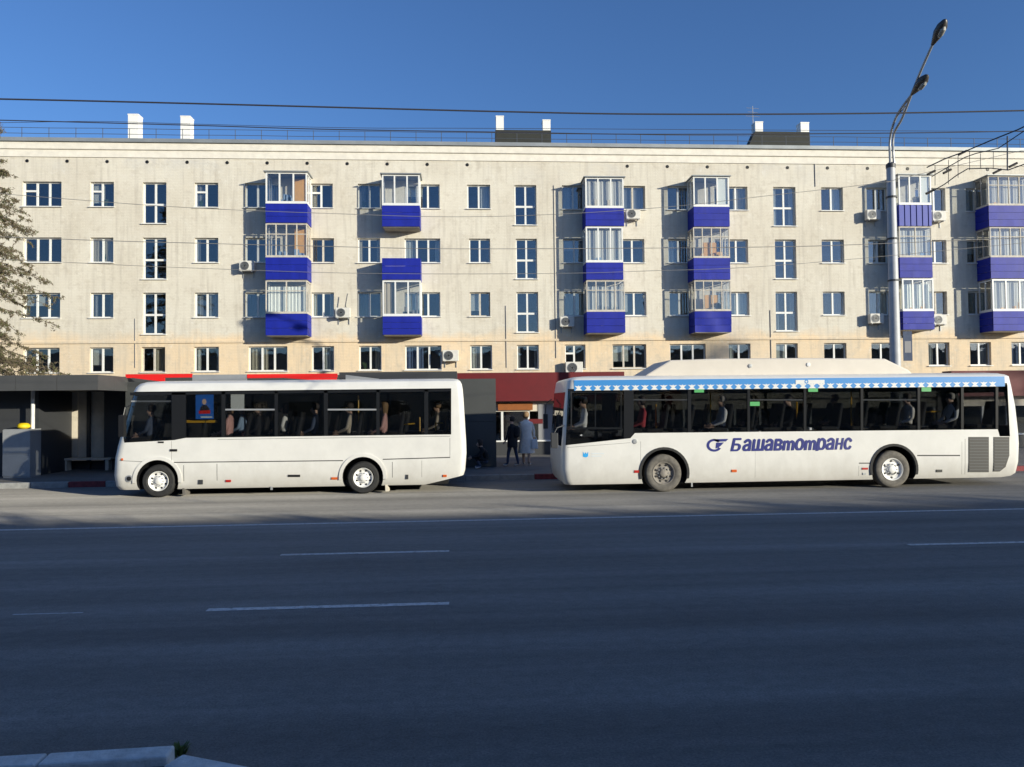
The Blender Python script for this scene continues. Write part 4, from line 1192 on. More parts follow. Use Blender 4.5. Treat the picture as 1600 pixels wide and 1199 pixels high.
# gas-cylinder fairing on the roof
yg = YR + .42
pts = [(at(p, q, yg).x, at(p, q, yg).z) for p, q in ((1004, 590), (1012, 584), (1047, 563), (1120, 560.5), (1250, 559.5), (1383, 560.5), (1420, 578), (1432, 590))]
fa = MB().prism(pts, yg, YR + 2.5 - .42).build('roof_fairing', 'fairing', busR, bevel=.04)
for (pxx, pyy) in ((1172, 572), (1263, 570)):
    c = at(pxx, pyy, yg); MB().lathe_y((c.x, yg, c.z), [(.05, 0), (.05, -.02), (0.0, -.025)], 10).build('fairing_latch', 'metal_grey' if pxx < 1200 else 'frame_white', fa)
# lettering
def text_mesh(body, name, mt, parent, x, z, y, size, shear=0.25, bold=0.0, sx=1.0, width=None, zs=1.0):
    cu = bpy.data.curves.new('text', 'FONT'); cu.body = body; cu.size = size; cu.shear = shear; cu.offset = bold; cu.extrude = 0.002
    cu.offset = 0.0
    t = bpy.data.objects.new('text', cu); COL.objects.link(t)
    dg = bpy.context.evaluated_depsgraph_get(); me = bpy.data.meshes.new_from_object(t.evaluated_get(dg))
    bpy.data.objects.remove(t)
    bb = bmesh.new()                                      # heavier strokes: staggered copies
    for k, (ox, oy) in enumerate(((-bold, 0), (0, bold * .6), (bold, 0), (0, -bold * .6))):
        n_old = len(bb.verts); bb.from_mesh(me); bb.verts.ensure_lookup_table()
        for vv in bb.verts[n_old:]: vv.co.x += ox; vv.co.y += oy; vv.co.z += k * .0007
    bb.to_mesh(me); bb.free()
    xs = [vv.co.x for vv in me.vertices]; s = (width / (max(xs) - min(xs))) if width else sx
    x_min = min(xs)
    for vv in me.vertices:
        h = vv.co.y * zs if vv.co.y > 0 else vv.co.y * .25
        vv.co = Vector(((vv.co.x - x_min) * s, -vv.co.z, h))
    me.materials.clear()
    return finish(name, me, mt, parent, False, Vector((x, y, z)))
A = fR(1141, 706); B = fR(1331, 702)
C1 = fR(1160, 706)
text_mesh('Б', 'lettering', 'logo_blue', busR, A.x, A.z + .01, YR - .005, .42, 0.25, 0.016, width=C1.x - A.x - .01, zs=1.02)
wd_ = B.x - C1.x
text_mesh('ашавmоmра', 'lettering', 'logo_blue', busR, C1.x, A.z + .01, YR - .005, .42, 0.22, 0.021, width=wd_ * .845, zs=1.22)
text_mesh('с', 'lettering', 'logo_blue', busR, C1.x + wd_ * .925, A.z + .01, YR - .005, .42, 0.22, 0.021, width=wd_ * .08, zs=1.22)
xh, zh, hh, wl = C1.x + wd_ * .842, A.z + .01, .285, wd_ * .068       # the letter between them: two legs and a bar
v = MB()
for x_ in (xh, xh + wl - .055): v.prism([(x_, zh), (x_ + .055, zh), (x_ + .055 + hh * .2, zh + hh), (x_ + hh * .2, zh + hh)], YR - .009, YR - .003)
v.prism([(xh + .055 + hh * .07, zh + hh * .42), (xh + wl - .055 + hh * .07, zh + hh * .42), (xh + wl - .055 + hh * .1, zh + hh * .6), (xh + .055 + hh * .1, zh + hh * .6)], YR - .0088, YR - .003)
v.build('lettering', 'logo_blue', busR)
c = fR(1116, 696)
v = MB(); n = 22
for i in range(n):
    t0, t1 = math.radians(40 + 290 * i / n), math.radians(40 + 290 * (i + 1) / n)
    v.prism([(c.x + r * math.cos(t), c.z + .82 * r * math.sin(t)) for r, t in ((.125, t0), (.125, t1), (.19, t1), (.19, t0))], YR - .006, YR + .003)
e0 = [fR(*p) for p in ((1113, 686.5), (1138, 686), (1134, 690), (1120, 690.5))]; v.prism([(p.x, p.z) for p in e0], YR - .006, YR + .003)
e0 = [fR(*p) for p in ((1119, 692), (1131, 691.5), (1127, 696), (1122, 700), (1118, 701))]; v.prism([(p.x, p.z) for p in e0], YR - .006, YR + .003)
v.build('emblem', 'logo_blue', busR)
D('emblem', 'pale_blue', [(911, 706), (913, 710), (915, 707), (917, 710), (919, 706), (919, 713), (916, 715), (911, 714)])
for k in range(2): D('small_print', 'pale_print', rect(924, 708 + k * 4, 944 - k * 4, 710 + k * 4), .005)
for (x0, y0) in ((1085, 607), (1172, 628), (1263, 606), (1440, 605.5)):
    MB().prism([(fR(*p).x, fR(*p).z) for p in rect(x0, y0, x0 + 15, y0 + 6.5)], YR + .001, YR + .006).build('exit_sticker', 'exit_green', busR)
# engine grilles: dark recess, slats
for (x0, x1, pts) in ((1513, 1545, rect(1513, 683, 1545, 738)), (1552, 1577, [(1552, 683), (1577, 683), (1577, 712), (1571, 730), (1562, 737), (1552, 737)])):
    g = D('grille', 'black', pts, .004)
    for k in range(11):
        y0 = 686 + k * 4.7
        xe_ = x1 if not (x0 > 1550 and y0 > 712) else x1 - (y0 - 712) * .55
        MB().prism([(fR(*p).x, fR(*p).z) for p in rect(x0 + 1, y0, xe_ - 1, y0 + 2.2)], YR - .012, YR - .0042).build('slat', 'dark_grey', g)
D('side_marker', 'lamp_red', rect(991, 735, 1000, 739), .012); D('side_marker', 'lamp_red', rect(1347, 731, 1356, 734), .012); D('side_marker', 'tail_orange', rect(1143, 734, 1151, 738), .012)
D('hatch_lock', 'black', rect(1463, 734, 1472, 738), .01); round_lamp(busR, 992, 690, fR, YR, .06, 'metal_grey', 'side_marker')
D('hatch_lock', 'metal_grey', rect(1348, 739, 1353, 742), .008)
# driver's sliding window
fr = MB()
for p in (rect(892, 612, 972, 614), rect(892, 668, 972, 671), rect(892, 614, 894, 668), rect(970, 614, 972, 668), rect(930, 614, 931.5, 668)):
    fr.prism([(fR(*q).x, fR(*q).z) for q in p], YR + .024, YR + .05)
fr.build('driver_window_frame', 'dark_grey', busR)
for (x0, x1) in ((990, 1075), (1172, 1256), (1349, 1434)):
    MB().prism([(fR(*p).x, fR(*p).z) for p in rect(x0, 624, x1, 626)], YR + .024, YR + .045).build('vent_bar', 'curtain_grey', busR)
for (pxx, py0, py1) in ((1025, 632, 674), (1245, 628, 674), (1110, 610, 674), (1330, 610, 674), (1460, 645, 674)):
    A = at(pxx, py0, YR + .7); B = at(pxx, py1, YR + .7); MB().tube([A, B], .018, 6).build('handrail', 'pole_yellow', busR)
A, B = at(1438, 644, YR + .5), at(1470, 643, YR + .5); MB().tube([A, B], .02, 6).build('handrail', 'pole_yellow', busR)
v = MB().box(XR(900, .3), XR(1560, .3), YR + .3, YR + 2.2, .20, .34); v.box(wR[0][0] - .1, wR[0][0] + .1, YR + .1, YR + 2.4, .34, .56); v.box(wR[1][0] - .1, wR[1][0] + .1, YR + .1, YR + 2.4, .34, .56)
v.build('chassis', 'black', busR)
A = at(1081, 758, YR + .06); MB().box(A.x - .02, A.x + .02, YR + .05, YR + .07, .12, .24).build('bracket', 'metal_grey', busR)
mx = XR(880, 1.3)
v = MB().tube([(mx + .06, YR + .12, 1.66), (mx - .15, YR - .02, 1.60), (mx - .22, YR - .05, 1.48)], .018, 6); v.box(mx - .30, mx - .14, YR - .12, YR + .06, 1.12, 1.48)
v.build('mirror', 'dark_grey', busR, bevel=.02)
v = MB().tube([(mx + .0, YR + 2.3, 2.3), (mx - .14, YR + 2.45, 2.2), (mx - .16, YR + 2.46, 1.9)], .016, 6); v.box(mx - .22, mx - .10, YR + 2.40, YR + 2.52, 1.5, 1.9)
v.build('mirror', 'dark_grey', busR, bevel=.02)
for yy in (YR + .35, YR + 2.15):
    A = XR(879, .75); v = MB().box(A - .012, A + .1, yy - .16, yy + .16, .62, .82); v.build('headlight', 'lamp_glass', busR, bevel=.03)
v = MB().tube([(XR(879, 1.2) - .02, YR + .5, 1.2), (XR(880, 1.8) - .01, YR + .9, 1.95)], .012, 5); v.tube([(XR(879, 1.2) - .02, YR + 1.4, 1.2), (XR(880, 1.8) - .01, YR + 1.8, 1.95)], .012, 5); v.build('wiper', 'black', busR)
MB().box(XR(888, 1.2), XR(925, 1.2), YR + .3, YR + 2.2, 1.06, 1.32).build('dashboard', 'inside', busR)
v = MB(); sx = XR(908, 1.5)
v.lathe_y((sx, YR + .7, 1.62), [(.23, -.015), (.245, 0), (.23, .015), (.215, 0), (.23, -.015)], 24); v.box(sx - .23, sx + .23, YR + .69, YR + .71, 1.61, 1.64)
v.build('steering_wheel', 'black', busR)
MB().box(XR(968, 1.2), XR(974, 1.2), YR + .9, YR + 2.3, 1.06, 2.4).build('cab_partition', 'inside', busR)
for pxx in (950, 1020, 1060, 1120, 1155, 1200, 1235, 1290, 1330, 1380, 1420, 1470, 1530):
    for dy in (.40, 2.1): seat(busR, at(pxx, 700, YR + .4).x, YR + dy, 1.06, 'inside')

# ------------------------------------------------------------------ people
def skin_mesh(name, joints, edges, root):
    """joints: name -> (x, y, z, r); one continuous surface grown over the skeleton"""
    names = list(joints); me = bpy.data.meshes.new(name)
    me.from_pydata([joints[k][:3] for k in names], [(names.index(a), names.index(b)) for a, b in edges], [])
    o = bpy.data.objects.new(name, me); COL.objects.link(o)
    sk = o.modifiers.new('skin', 'SKIN'); sk.use_smooth_shade = True; sk.branch_smoothing = 0.3
    for i, k in enumerate(names):
        r = joints[k][3]; sv = me.skin_vertices[0].data[i]
        sv.radius = (r if isinstance(r, tuple) else (r, r)); sv.use_root = (k == root)
    ss = o.modifiers.new('sub', 'SUBSURF'); ss.levels = 2; ss.render_levels = 2
    dg = bpy.context.evaluated_depsgraph_get(); out = bpy.data.meshes.new_from_object(o.evaluated_get(dg))
    bpy.data.objects.remove(o)
    return out
HAND = ('thumb', 'index', 'middle', 'ring', 'little')
def add_hand(J, Eg, side, wrist, direc, r=0.011):
    w = Vector(wrist[:3]); d = Vector(direc).normalized(); s = d.cross(Vector((0, 1, 0)));
    if s.length < .1: s = d.cross(Vector((1, 0, 0)))
    s.normalize()
    p = w + d * .06; J[side + 'palm'] = (*p, (.034, .02)); Eg.append((side + 'wrist', side + 'palm'))
    for k, fn in enumerate(HAND):
        off = s * ((k - 2) * .019)
        if k == 0: base, tip = w + d * .045 - s * .045, w + d * .085 - s * .06
        else:
            ln = (.07, .08, .074, .058)[k - 1]; base = p + d * .03 + off; tip = base + d * ln * .8 + Vector((0, .02, 0))
        J[side + fn + 'a'] = (*base, r); J[side + fn + 'b'] = (*tip, r * .8)
        Eg += [(side + 'palm', side + fn + 'a'), (side + fn + 'a', side + fn + 'b')]
def colour_body(me, rule, mats):
    for q in mats: me.materials.append(M[q])
    me.polygons.foreach_set('material_index', [rule(p.center) for p in me.polygons])
    me.polygons.foreach_set('use_smooth', [True] * len(me.polygons))

def seated_mesh():
    J = dict(pelvis=(0, 0, .50, (.15, .12)), belly=(.02, 0, .68, (.15, .11)), chest=(.04, 0, .90, (.17, .11)), neck=(.02, 0, 1.06, .055), jaw=(-.02, 0, 1.14, (.07, .085)), crown=(-.005, 0, 1.25, (.085, .095)),
             nose=(-.115, 0, 1.175, .018))
    Eg = [('pelvis', 'belly'), ('belly', 'chest'), ('chest', 'neck'), ('neck', 'jaw'), ('jaw', 'crown'), ('jaw', 'nose')]
    for s, q in ((-1, 'l'), (1, 'r')):
        J[q + 'shoulder'] = (.04, s * .19, .97, .065); J[q + 'elbow'] = (-.02, s * .25, .70, .045); J[q + 'wrist'] = (-.26, s * .14, .60, .03)
        Eg += [('chest', q + 'shoulder'), (q + 'shoulder', q + 'elbow'), (q + 'elbow', q + 'wrist')]
        add_hand(J, Eg, q, J[q + 'wrist'], (-.9, -s * .2, -.1))
        J[q + 'hip'] = (-.05, s * .1, .48, .09); J[q + 'knee'] = (-.42, s * .12, .50, .065); J[q + 'ankle'] = (-.42, s * .12, .10, .045); J[q + 'toe'] = (-.58, s * .13, .045, .04)
        Eg += [('pelvis', q + 'hip'), (q + 'hip', q + 'knee'), (q + 'knee', q + 'ankle'), (q + 'ankle', q + 'toe')]
    return skin_mesh('seated_body', J, Eg, 'pelvis')
seated = seated_mesh()
def rule_seated(c):
    if c.z > 1.055: return 0
    if c.x < -.245 and c.z > .53 and c.z < .66 and abs(c.y) < .24: return 0
    if c.z < .09: return 3
    if c.z < .585: return 2
    return 1
colour_body(seated, rule_seated, ['skin', 'cloth_navy', 'cloth_black', 'black'])
def hair_mesh(long=0.0):
    v = MB()
    v.lathe_z((.012, 0, 1.16 - long), [(.05, 0), (.088, .02 + long * .3), (.105, .05 + long), (.112, .11 + long), (.095, .165 + long), (.05, .19 + long), (.01, .197 + long)], 14, 0.98, 0.98)
    for p in v.v:
        if p.x < -.02 and p.z < 1.275: p.x = -.02 + (p.x + .02) * .3      # leave the face free
    return v
def passenger(bus, px, Y, z, top, hair, label, turn=0, long=0.0, head_dz=0.0):
    x = at(px, 690, Y).x
    e = empty('person', (x, Y, z), label, 'person', 'passengers seated in the buses')
    b = seated.copy()
    b.materials[1] = M[top]
    o = bpy.data.objects.new('body', b); COL.objects.link(o); place(o, W[e.name], e)
    o2 = hair_mesh(long).build('hair', hair, None, smooth=True, origin=(0, 0, 0)); place(o2, W[e.name], e)
    e.rotation_euler.z = turn
    return e
zl, zr = .98 - .06, 1.06 - .06
for (px, dy, top, hair, lab, lg) in (
  (358, .40, 'cloth_pink', 'hair_fair', 'passenger in pink top beside the white notice in the smaller bus', .12),
  (378, 2.02, 'cloth_blue', 'hair_grey', 'passenger in pale blue top behind the pink one in the smaller bus', 0),
  (405, .42, 'cloth_black', 'hair_dark', 'passenger in black facing left beside the third window of the smaller bus', 0),
  (445, 2.0, 'cloth_white', 'hair_dark', 'passenger in white top at the fourth window of the smaller bus', .1),
  (492, .42, 'cloth_navy', 'hair_dark', 'passenger in navy jacket left of a pillar in the smaller bus', 0),
  (546, .45, 'cloth_beige', 'hair_dark', 'passenger in beige top with dark hair in the smaller bus', .05),
  (600, .40, 'cloth_pink', 'hair_fair', 'fair-haired passenger in salmon top near the rear of the smaller bus', .14),
  (683, 2.0, 'cloth_beige', 'hair_fair', 'passenger in beige top at the rearmost window of the smaller bus', 0)):
    passenger(busL, px, YL + dy, zl, top, hair, lab, 0, lg)
for (px, dy, top, hair, lab, lg) in (
  (912, .62, 'cloth_white', 'hair_dark', 'driver in white shirt at the front window of the larger bus', 0),
  (1003, .45, 'cloth_red', 'hair_dark', 'passenger in red top in the window after the larger bus cab', .05),
  (1046, 2.0, 'cloth_black', 'hair_fair', 'passenger in black right of the yellow pole in the larger bus', 0),
  (1128, .45, 'cloth_white', 'hair_grey', 'grey-haired passenger in white top in the middle of the larger bus', 0),
  (1178, 2.0, 'cloth_black', 'hair_dark', 'passenger in black under the lowest green sticker of the larger bus', 0),
  (1232, .45, 'cloth_black', 'hair_dark', 'passenger in black left of a yellow pole in the larger bus', 0),
  (1305, 1.9, 'cloth_olive', 'hair_dark', 'passenger in olive jacket above the last letters of the larger bus', 0),
  (1418, .45, 'cloth_grey', 'hair_dark', 'passenger in grey jacket over the rear wheel of the larger bus', .05),
  (1486, .45, 'cloth_white', 'hair_grey', 'passenger in white near the rear of the larger bus', 0)):
    passenger(busR, px, YR + dy, zr, top, hair, lab, 0, lg)
drv = passenger(busL, 236, YL + .62, zl, 'cloth_navy', 'hair_dark', 'driver in dark jacket at the wheel of the smaller bus')

def standing(px, py, Y, turn, h, mats, label, hairmat, lhand, rhand, stride=.1, lean=0.0, long=.1):
    p = at(px, py, Y); e = empty('person', (p.x, Y, .15), label, 'person')
    J = dict(pelvis=(0, 0, .92, (.15, .11)), belly=(lean * .3, 0, 1.08, (.135, .105)), chest=(lean * .8, 0, 1.30, (.165, .11)), neck=(lean, 0, 1.45, .052), jaw=(lean + .02, 0, 1.53, (.068, .082)), crown=(lean + .005, 0, 1.63, (.082, .092)), nose=(lean + .115, 0, 1.56, .017))
    Eg = [('pelvis', 'belly'), ('belly', 'chest'), ('chest', 'neck'), ('neck', 'jaw'), ('jaw', 'crown'), ('jaw', 'nose')]
    for s, q, hand in ((-1, 'l', lhand), (1, 'r', rhand)):
        J[q + 'shoulder'] = (lean * .9, s * .18, 1.37, .06); J[q + 'elbow'] = (hand[0] * .45, s * .25, 1.10, .043); J[q + 'wrist'] = (hand[0], s * hand[1], hand[2], .028)
        Eg += [('chest', q + 'shoulder'), (q + 'shoulder', q + 'elbow'), (q + 'elbow', q + 'wrist')]
        add_hand(J, Eg, q, J[q + 'wrist'], (hand[0], 0, hand[2] - 1.10))
        st = s * stride
        J[q + 'hip'] = (0, s * .09, .88, .095); J[q + 'knee'] = (st * .6 + .02, s * .10, .48, .062); J[q + 'ankle'] = (st, s * .10, .09, .042); J[q + 'toe'] = (st + .16, s * .12, .04, .038)
        Eg += [('pelvis', q + 'hip'), (q + 'hip', q + 'knee'), (q + 'knee', q + 'ankle'), (q + 'ankle', q + 'toe')]
    me = skin_mesh('standing_body', J, Eg, 'pelvis')
    def rule(c):
        if c.z > 1.465: return 0
        if abs(c.y) > .17 and c.z < min(lhand[2], rhand[2]) + .04 and c.z > .6: return 0
        if c.z < .075: return 3
        if c.z < .90: return 2
        return 1
    colour_body(me, rule, mats)
    o = bpy.data.objects.new('body', me); COL.objects.link(o); place(o, W[e.name], e)
    hb = hair_mesh(long)
    for q in hb.v: q.x = -q.x + lean; q.z += .385
    o2 = hb.build('hair', hairmat, None, smooth=True, origin=(0, 0, 0)); place(o2, W[e.name], e)
    hb.v
    e.rotation_euler.z = turn; e.scale = (h / 1.72,) * 3
    return e
def clothes(e, name, mt, prof, sx=1.0, sy=1.35, dx=0.0, wave=0.0):
    v = MB(); v.lathe_z((dx, 0, 0), prof, 20, sx, sy)
    if wave:
        for p in v.v:
            t = math.atan2(p.y, p.x); k = 1 + wave * math.sin(5 * t + p.z * 4) * max(0, (1.1 - p.z)); p.x = dx + (p.x - dx) * k; p.y *= k
    o = v.build(name, mt, None, smooth=True, origin=(0, 0, 0)); place(o, W[e.name], e); return o
pA = standing(801, 690, 24.6, math.radians(150), 1.62, ['skin', 'cloth_black', 'cloth_jeans', 'cloth_white'], 'person in black jacket and jeans beside the one in grey', 'hair_dark', (.08, .27, .86), (.14, .26, .90), .16, .03, .0)
clothes(pA, 'jacket', 'cloth_black', [(.175, .66), (.172, .85), (.150, 1.05), (.165, 1.25), (.150, 1.36), (.07, 1.445)], .95, 1.28, .01, .04)
v = MB().lathe_z((-.17, 0, 1.0), [(.05, 0), (.12, .04), (.135, .2), (.12, .34), (.04, .40)], 12, .75, 1.05); o = v.build('backpack', 'cloth_black', None, smooth=True, origin=(0, 0, 0)); place(o, W[pA.name], pA)
pB = standing(822, 690, 24.9, math.radians(78), 1.76, ['skin', 'cloth_grey', 'skin', 'cloth_white'], 'person in long light grey coat with a white bag', 'hair_fair', (.10, .26, .84), (.05, .30, .82), .12, .02, .03)
clothes(pB, 'coat', 'cloth_grey', [(.215, .40), (.20, .60), (.17, .85), (.145, 1.05), (.165, 1.26), (.150, 1.37), (.07, 1.45)], .95, 1.25, .01, .10)
def crouching(px, Y, label):  # added dark figure, modelled in place of a shadow cast on the pavilion
    p = at(px, 720, Y); e = empty('person', (p.x, Y, .15), label, 'person')
    J = dict(pelvis=(.10, 0, .24, (.16, .13)), belly=(.06, 0, .40, (.15, .12)), chest=(-.06, 0, .56, (.165, .12)), neck=(-.14, 0, .68, .055), jaw=(-.18, 0, .74, (.07, .085)), crown=(-.17, 0, .84, (.085, .095)), nose=(-.285, 0, .76, .018))
    Eg = [('pelvis', 'belly'), ('belly', 'chest'), ('chest', 'neck'), ('neck', 'jaw'), ('jaw', 'crown'), ('jaw', 'nose')]
    for s_, q in ((-1, 'l'), (1, 'r')):
        J[q + 'shoulder'] = (-.06, s_ * .19, .60, .065); J[q + 'elbow'] = (-.20, s_ * .24, .40, .045); J[q + 'wrist'] = (-.40, s_ * .14, .36, .03)
        Eg += [('chest', q + 'shoulder'), (q + 'shoulder', q + 'elbow'), (q + 'elbow', q + 'wrist')]
        add_hand(J, Eg, q, J[q + 'wrist'], (-.9, -s_ * .2, -.2))
        J[q + 'hip'] = (.06, s_ * .1, .24, .10); J[q + 'knee'] = (-.30, s_ * .14, .36, .068); J[q + 'ankle'] = (-.14, s_ * .13, .09, .048); J[q + 'toe'] = (-.32, s_ * .14, .045, .042)
        Eg += [('pelvis', q + 'hip'), (q + 'hip', q + 'knee'), (q + 'knee', q + 'ankle'), (q + 'ankle', q + 'toe')]
    me = skin_mesh('shadow_figure_body', J, Eg, 'pelvis')
    colour_body(me, lambda c: 0 if c.z > .69 or (c.x < -.42 and c.z > .25) else (3 if c.z < .075 else (2 if c.z < .26 else 1)), ['skin', 'cloth_black', 'cloth_navy', 'cloth_white'])
    o = bpy.data.objects.new('body', me); COL.objects.link(o); place(o, W[e.name], e)
    hb = hair_mesh(.04)
    for q in hb.v: q.x -= .175; q.z -= .415
    o2 = hb.build('hair', 'hair_dark', None, smooth=True, origin=(0, 0, 0)); place(o2, W[e.name], e)
crouching(758, 23.9, 'dark crouching figure standing in for a shadow on the grey pavilion wall')
p = at(835, 680, 24.75)
bg_ = empty('shoulder_bag', (p.x, 24.75, .62), 'white bag held by the person in the long grey coat', 'bag')
v = MB().prism([(p.x - .10, .70), (p.x + .11, .70), (p.x + .09, 1.02), (p.x - .08, 1.02)], 24.69, 24.79); v.build('pouch', 'cloth_white', bg_, bevel=.02)
v = MB().tube([(p.x - .06, 24.74, 1.01), (p.x - .04, 24.74, 1.10), (p.x + .04, 24.74, 1.10), (p.x + .07, 24.74, 1.01)], .010, 5); v.build('strap', 'cloth_white', bg_)

# ------------------------------------------------------------------ lamp post
YLP = 22.35
b0 = at(1395, 400, YLP); top = at(1394, 262, YLP)
lp = empty('lamp_post', (b0.x, YLP, .15), 'tall pale street lamp post with two dark lamp heads', 'street lamp')
MB().tube([(b0.x, YLP, .15), (b0.x, YLP, .9), (b0.x, YLP, top.z)], [.175, .17, .125], 16).build('pole', 'pole_paint', lp, smooth=True)
MB().lathe_z((b0.x, YLP, top.z), [(.14, -.02), (.14, .10), (.06, .16)], 14).build('pole_cap', 'dark_grey', lp, smooth=True)
for pyy in (310, 375, 440):
    z = at(1398, pyy, YLP).z; MB().lathe_z((b0.x, YLP, z), [(.165, 0), (.165, .05)], 14).build('clamp', 'dark_grey', lp)
def curve(pts, n=8):
    out = []
    for i in range(len(pts) - 1):
        a, b = pts[i], pts[i + 1]; p0 = pts[max(i - 1, 0)]; p3 = pts[min(i + 2, len(pts) - 1)]
        for k in range(n):
            t = k / n
            out.append(0.5 * ((2 * a) + (b - p0) * t + (2 * p0 - 5 * a + 4 * b - p3) * t * t + (3 * a - p0 - 3 * b + p3) * t ** 3))
    out.append(pts[-1]); return out
for k, path in enumerate(([(1391, 258, 22.30), (1391, 215, 22.2), (1402, 180, 21.7), (1426, 146, 21.0)], [(1397, 258, 22.36), (1396, 213, 22.25), (1411, 182, 21.6), (1436, 118, 20.6), (1458, 68, 19.9)])):
    P = [at(*q) for q in path]
    P[0].z = top.z + .1
    MB().tube(curve(P), .036, 8).build('lamp_arm', 'metal_grey', lp, smooth=True)
    d = (P[-1] - P[-2]).normalized(); q = P[-1]
    ld = Vector((d.x, d.y, d.z * .75)).normalized()
    hd = MB().tube([q - ld * .05, q + ld * .12, q + ld * .32, q + ld * .52, q + ld * .66, q + ld * .70], [.04, .09, .145, .135, .07, .02], 12)
    hd.build('lamp_head', 'lamp_dark', lp, smooth=True)
    u = Vector((0, 0, -1)); u = (u - ld * u.dot(ld)).normalized()
    MB().tube([q + ld * .2 + u * .07, q + ld * .32 + u * .10, q + ld * .48 + u * .10, q + ld * .58 + u * .06], [.03, .08, .08, .03], 10).build('lamp_lens', 'lamp_glass', lp, smooth=True)
v = MB()
Pa = [at(*q) for q in ((1402, 182, 21.7), (1410, 184, 21.65))]; Pb = [at(*q) for q in ((1414, 160, 21.35), (1420, 160, 21.3))]
v.tube([Pa[0], Pb[1]], .014, 5); v.tube([Pa[1], Pb[0]], .014, 5); v.build('arm_brace', 'metal_grey', lp)
# blue plate on the pole
A = at(1411, 518, YLP - .05); B = at(1426, 564, YLP - .05)
sg = empty('sign_plate', ((A.x + B.x) / 2, YLP - .05, B.z), 'narrow dark blue sign plate on the lamp post', 'sign')
MB().box(A.x, B.x, YLP - .05, YLP - .03, B.z, A.z).build('plate', 'cloth_navy', sg); MB().box(A.x + .04, B.x - .04, YLP - .054, YLP - .051, B.z + .25, A.z - .3).build('plate_print', 'curtain_grey', sg)
MB().box(b0.x + .15, A.x + .05, YLP - .028, YLP + .02, A.z - .2, A.z - .14).build('bracket', 'dark_grey', sg)

# ------------------------------------------------------------------ overhead wires
def wire(pts, Y, r, mt, label):
    P = curve([at(p, q, Y) for p, q in pts], 10)
    o = MB().tube(P, r, 6).build('overhead_wire', mt); tag(o, label, 'wire', 'overhead wires along the street')
wire([(-500, 146), (0, 155), (300, 162), (600, 170), (800, 175), (1000, 178.5), (1300, 178), (1600, 173), (2100, 160)], 12.0, .0125, 'wire', 'thick black overhead cable, the highest one across the sky')
wire([(-500, 176), (0, 188), (300, 196), (500, 202), (800, 207), (1000, 210), (1300, 209), (1600, 205), (2100, 192)], 13.0, .0085, 'wire', 'second dark cable just above the roof line')
wire([(-500, 200), (0, 192), (150, 190), (300, 194), (550, 200), (800, 201), (1600, 206), (2100, 210)], 14.5, .0045, 'wire', 'thin dark wire crossing the roof railing')
wire([(-500, 262), (90, 310), (300, 325), (520, 334), (700, 339), (870, 335), (1050, 323), (1200, 306), (1380, 285), (1455, 268), (2100, 120)], 14.0, .005, 'wire_pale', 'thin pale wire across the top-floor windows')
wire([(-500, 350), (100, 374), (300, 380), (500, 385), (700, 389), (1000, 388), (1200, 386), (1400, 380), (2100, 350)], 13.2, .006, 'wire_pale', 'thin pale wire across the fourth-floor windows')
wire([(-500, 380), (100, 410), (300, 419), (550, 427), (800, 428), (1000, 424), (1300, 408), (2100, 330)], 15.0, .005, 'wire_pale', 'lowest thin pale wire across the facade')
# trolley wire switch hung at the right
tr = empty('trolley_wire_switch', at(1520, 290, 11.0), 'black overhead trolley wire switch with hangers at the right edge', 'wire switch')
Yt = 11.0
def rod(pts, r, name, mt='rail_grey', Y=Yt):
    MB().tube([at(p, q, Y + dy) for p, q, dy in pts], r * .7, 6).build(name, mt, tr)
rod([(1448, 262, 0), (1475, 249, -.2), (1510, 236, -.5), (1545, 221, -.8), (1590, 203, -1.2), (1680, 160, -1.9)], .013, 'contact_rail')
rod([(1456, 276, 0), (1480, 262, -.2), (1508, 246, -.5), (1525, 240, -.7), (1560, 232, -1.0), (1600, 205, -1.3), (1680, 170, -1.9)], .010, 'contact_rail')
rod([(1450, 303, 0), (1476, 288, -.2), (1495, 274, -.4), (1512, 264, -.5), (1548, 263, -.8), (1575, 266, -1.0), (1600, 257, -1.2), (1680, 250, -1.9)], .011, 'contact_rail')
rod([(1515, 237, -.5), (1575, 238, -.8), (1680, 234, -1.5)], .006, 'span_wire')
for (p, q0, q1) in ((1461, 258, 290), (1482, 250, 288), (1497, 243, 278), (1515, 236, 266), (1532, 240, 264), (1552, 236, 264), (1574, 213, 266)):
    rod([(p, q0, -.4), (p, q1, -.4)], .006 if p < 1570 else .014, 'hanger', 'wire' if p < 1570 else 'rail_grey')
for (p, q) in ((1504, 239), (1455, 270), (1558, 268), (1583, 258), (1453, 300), (1480, 268)):
    rod([(p - 6, q + 3, -.4), (p + 6, q - 3, -.4)], .028, 'insulator', 'lamp_dark')

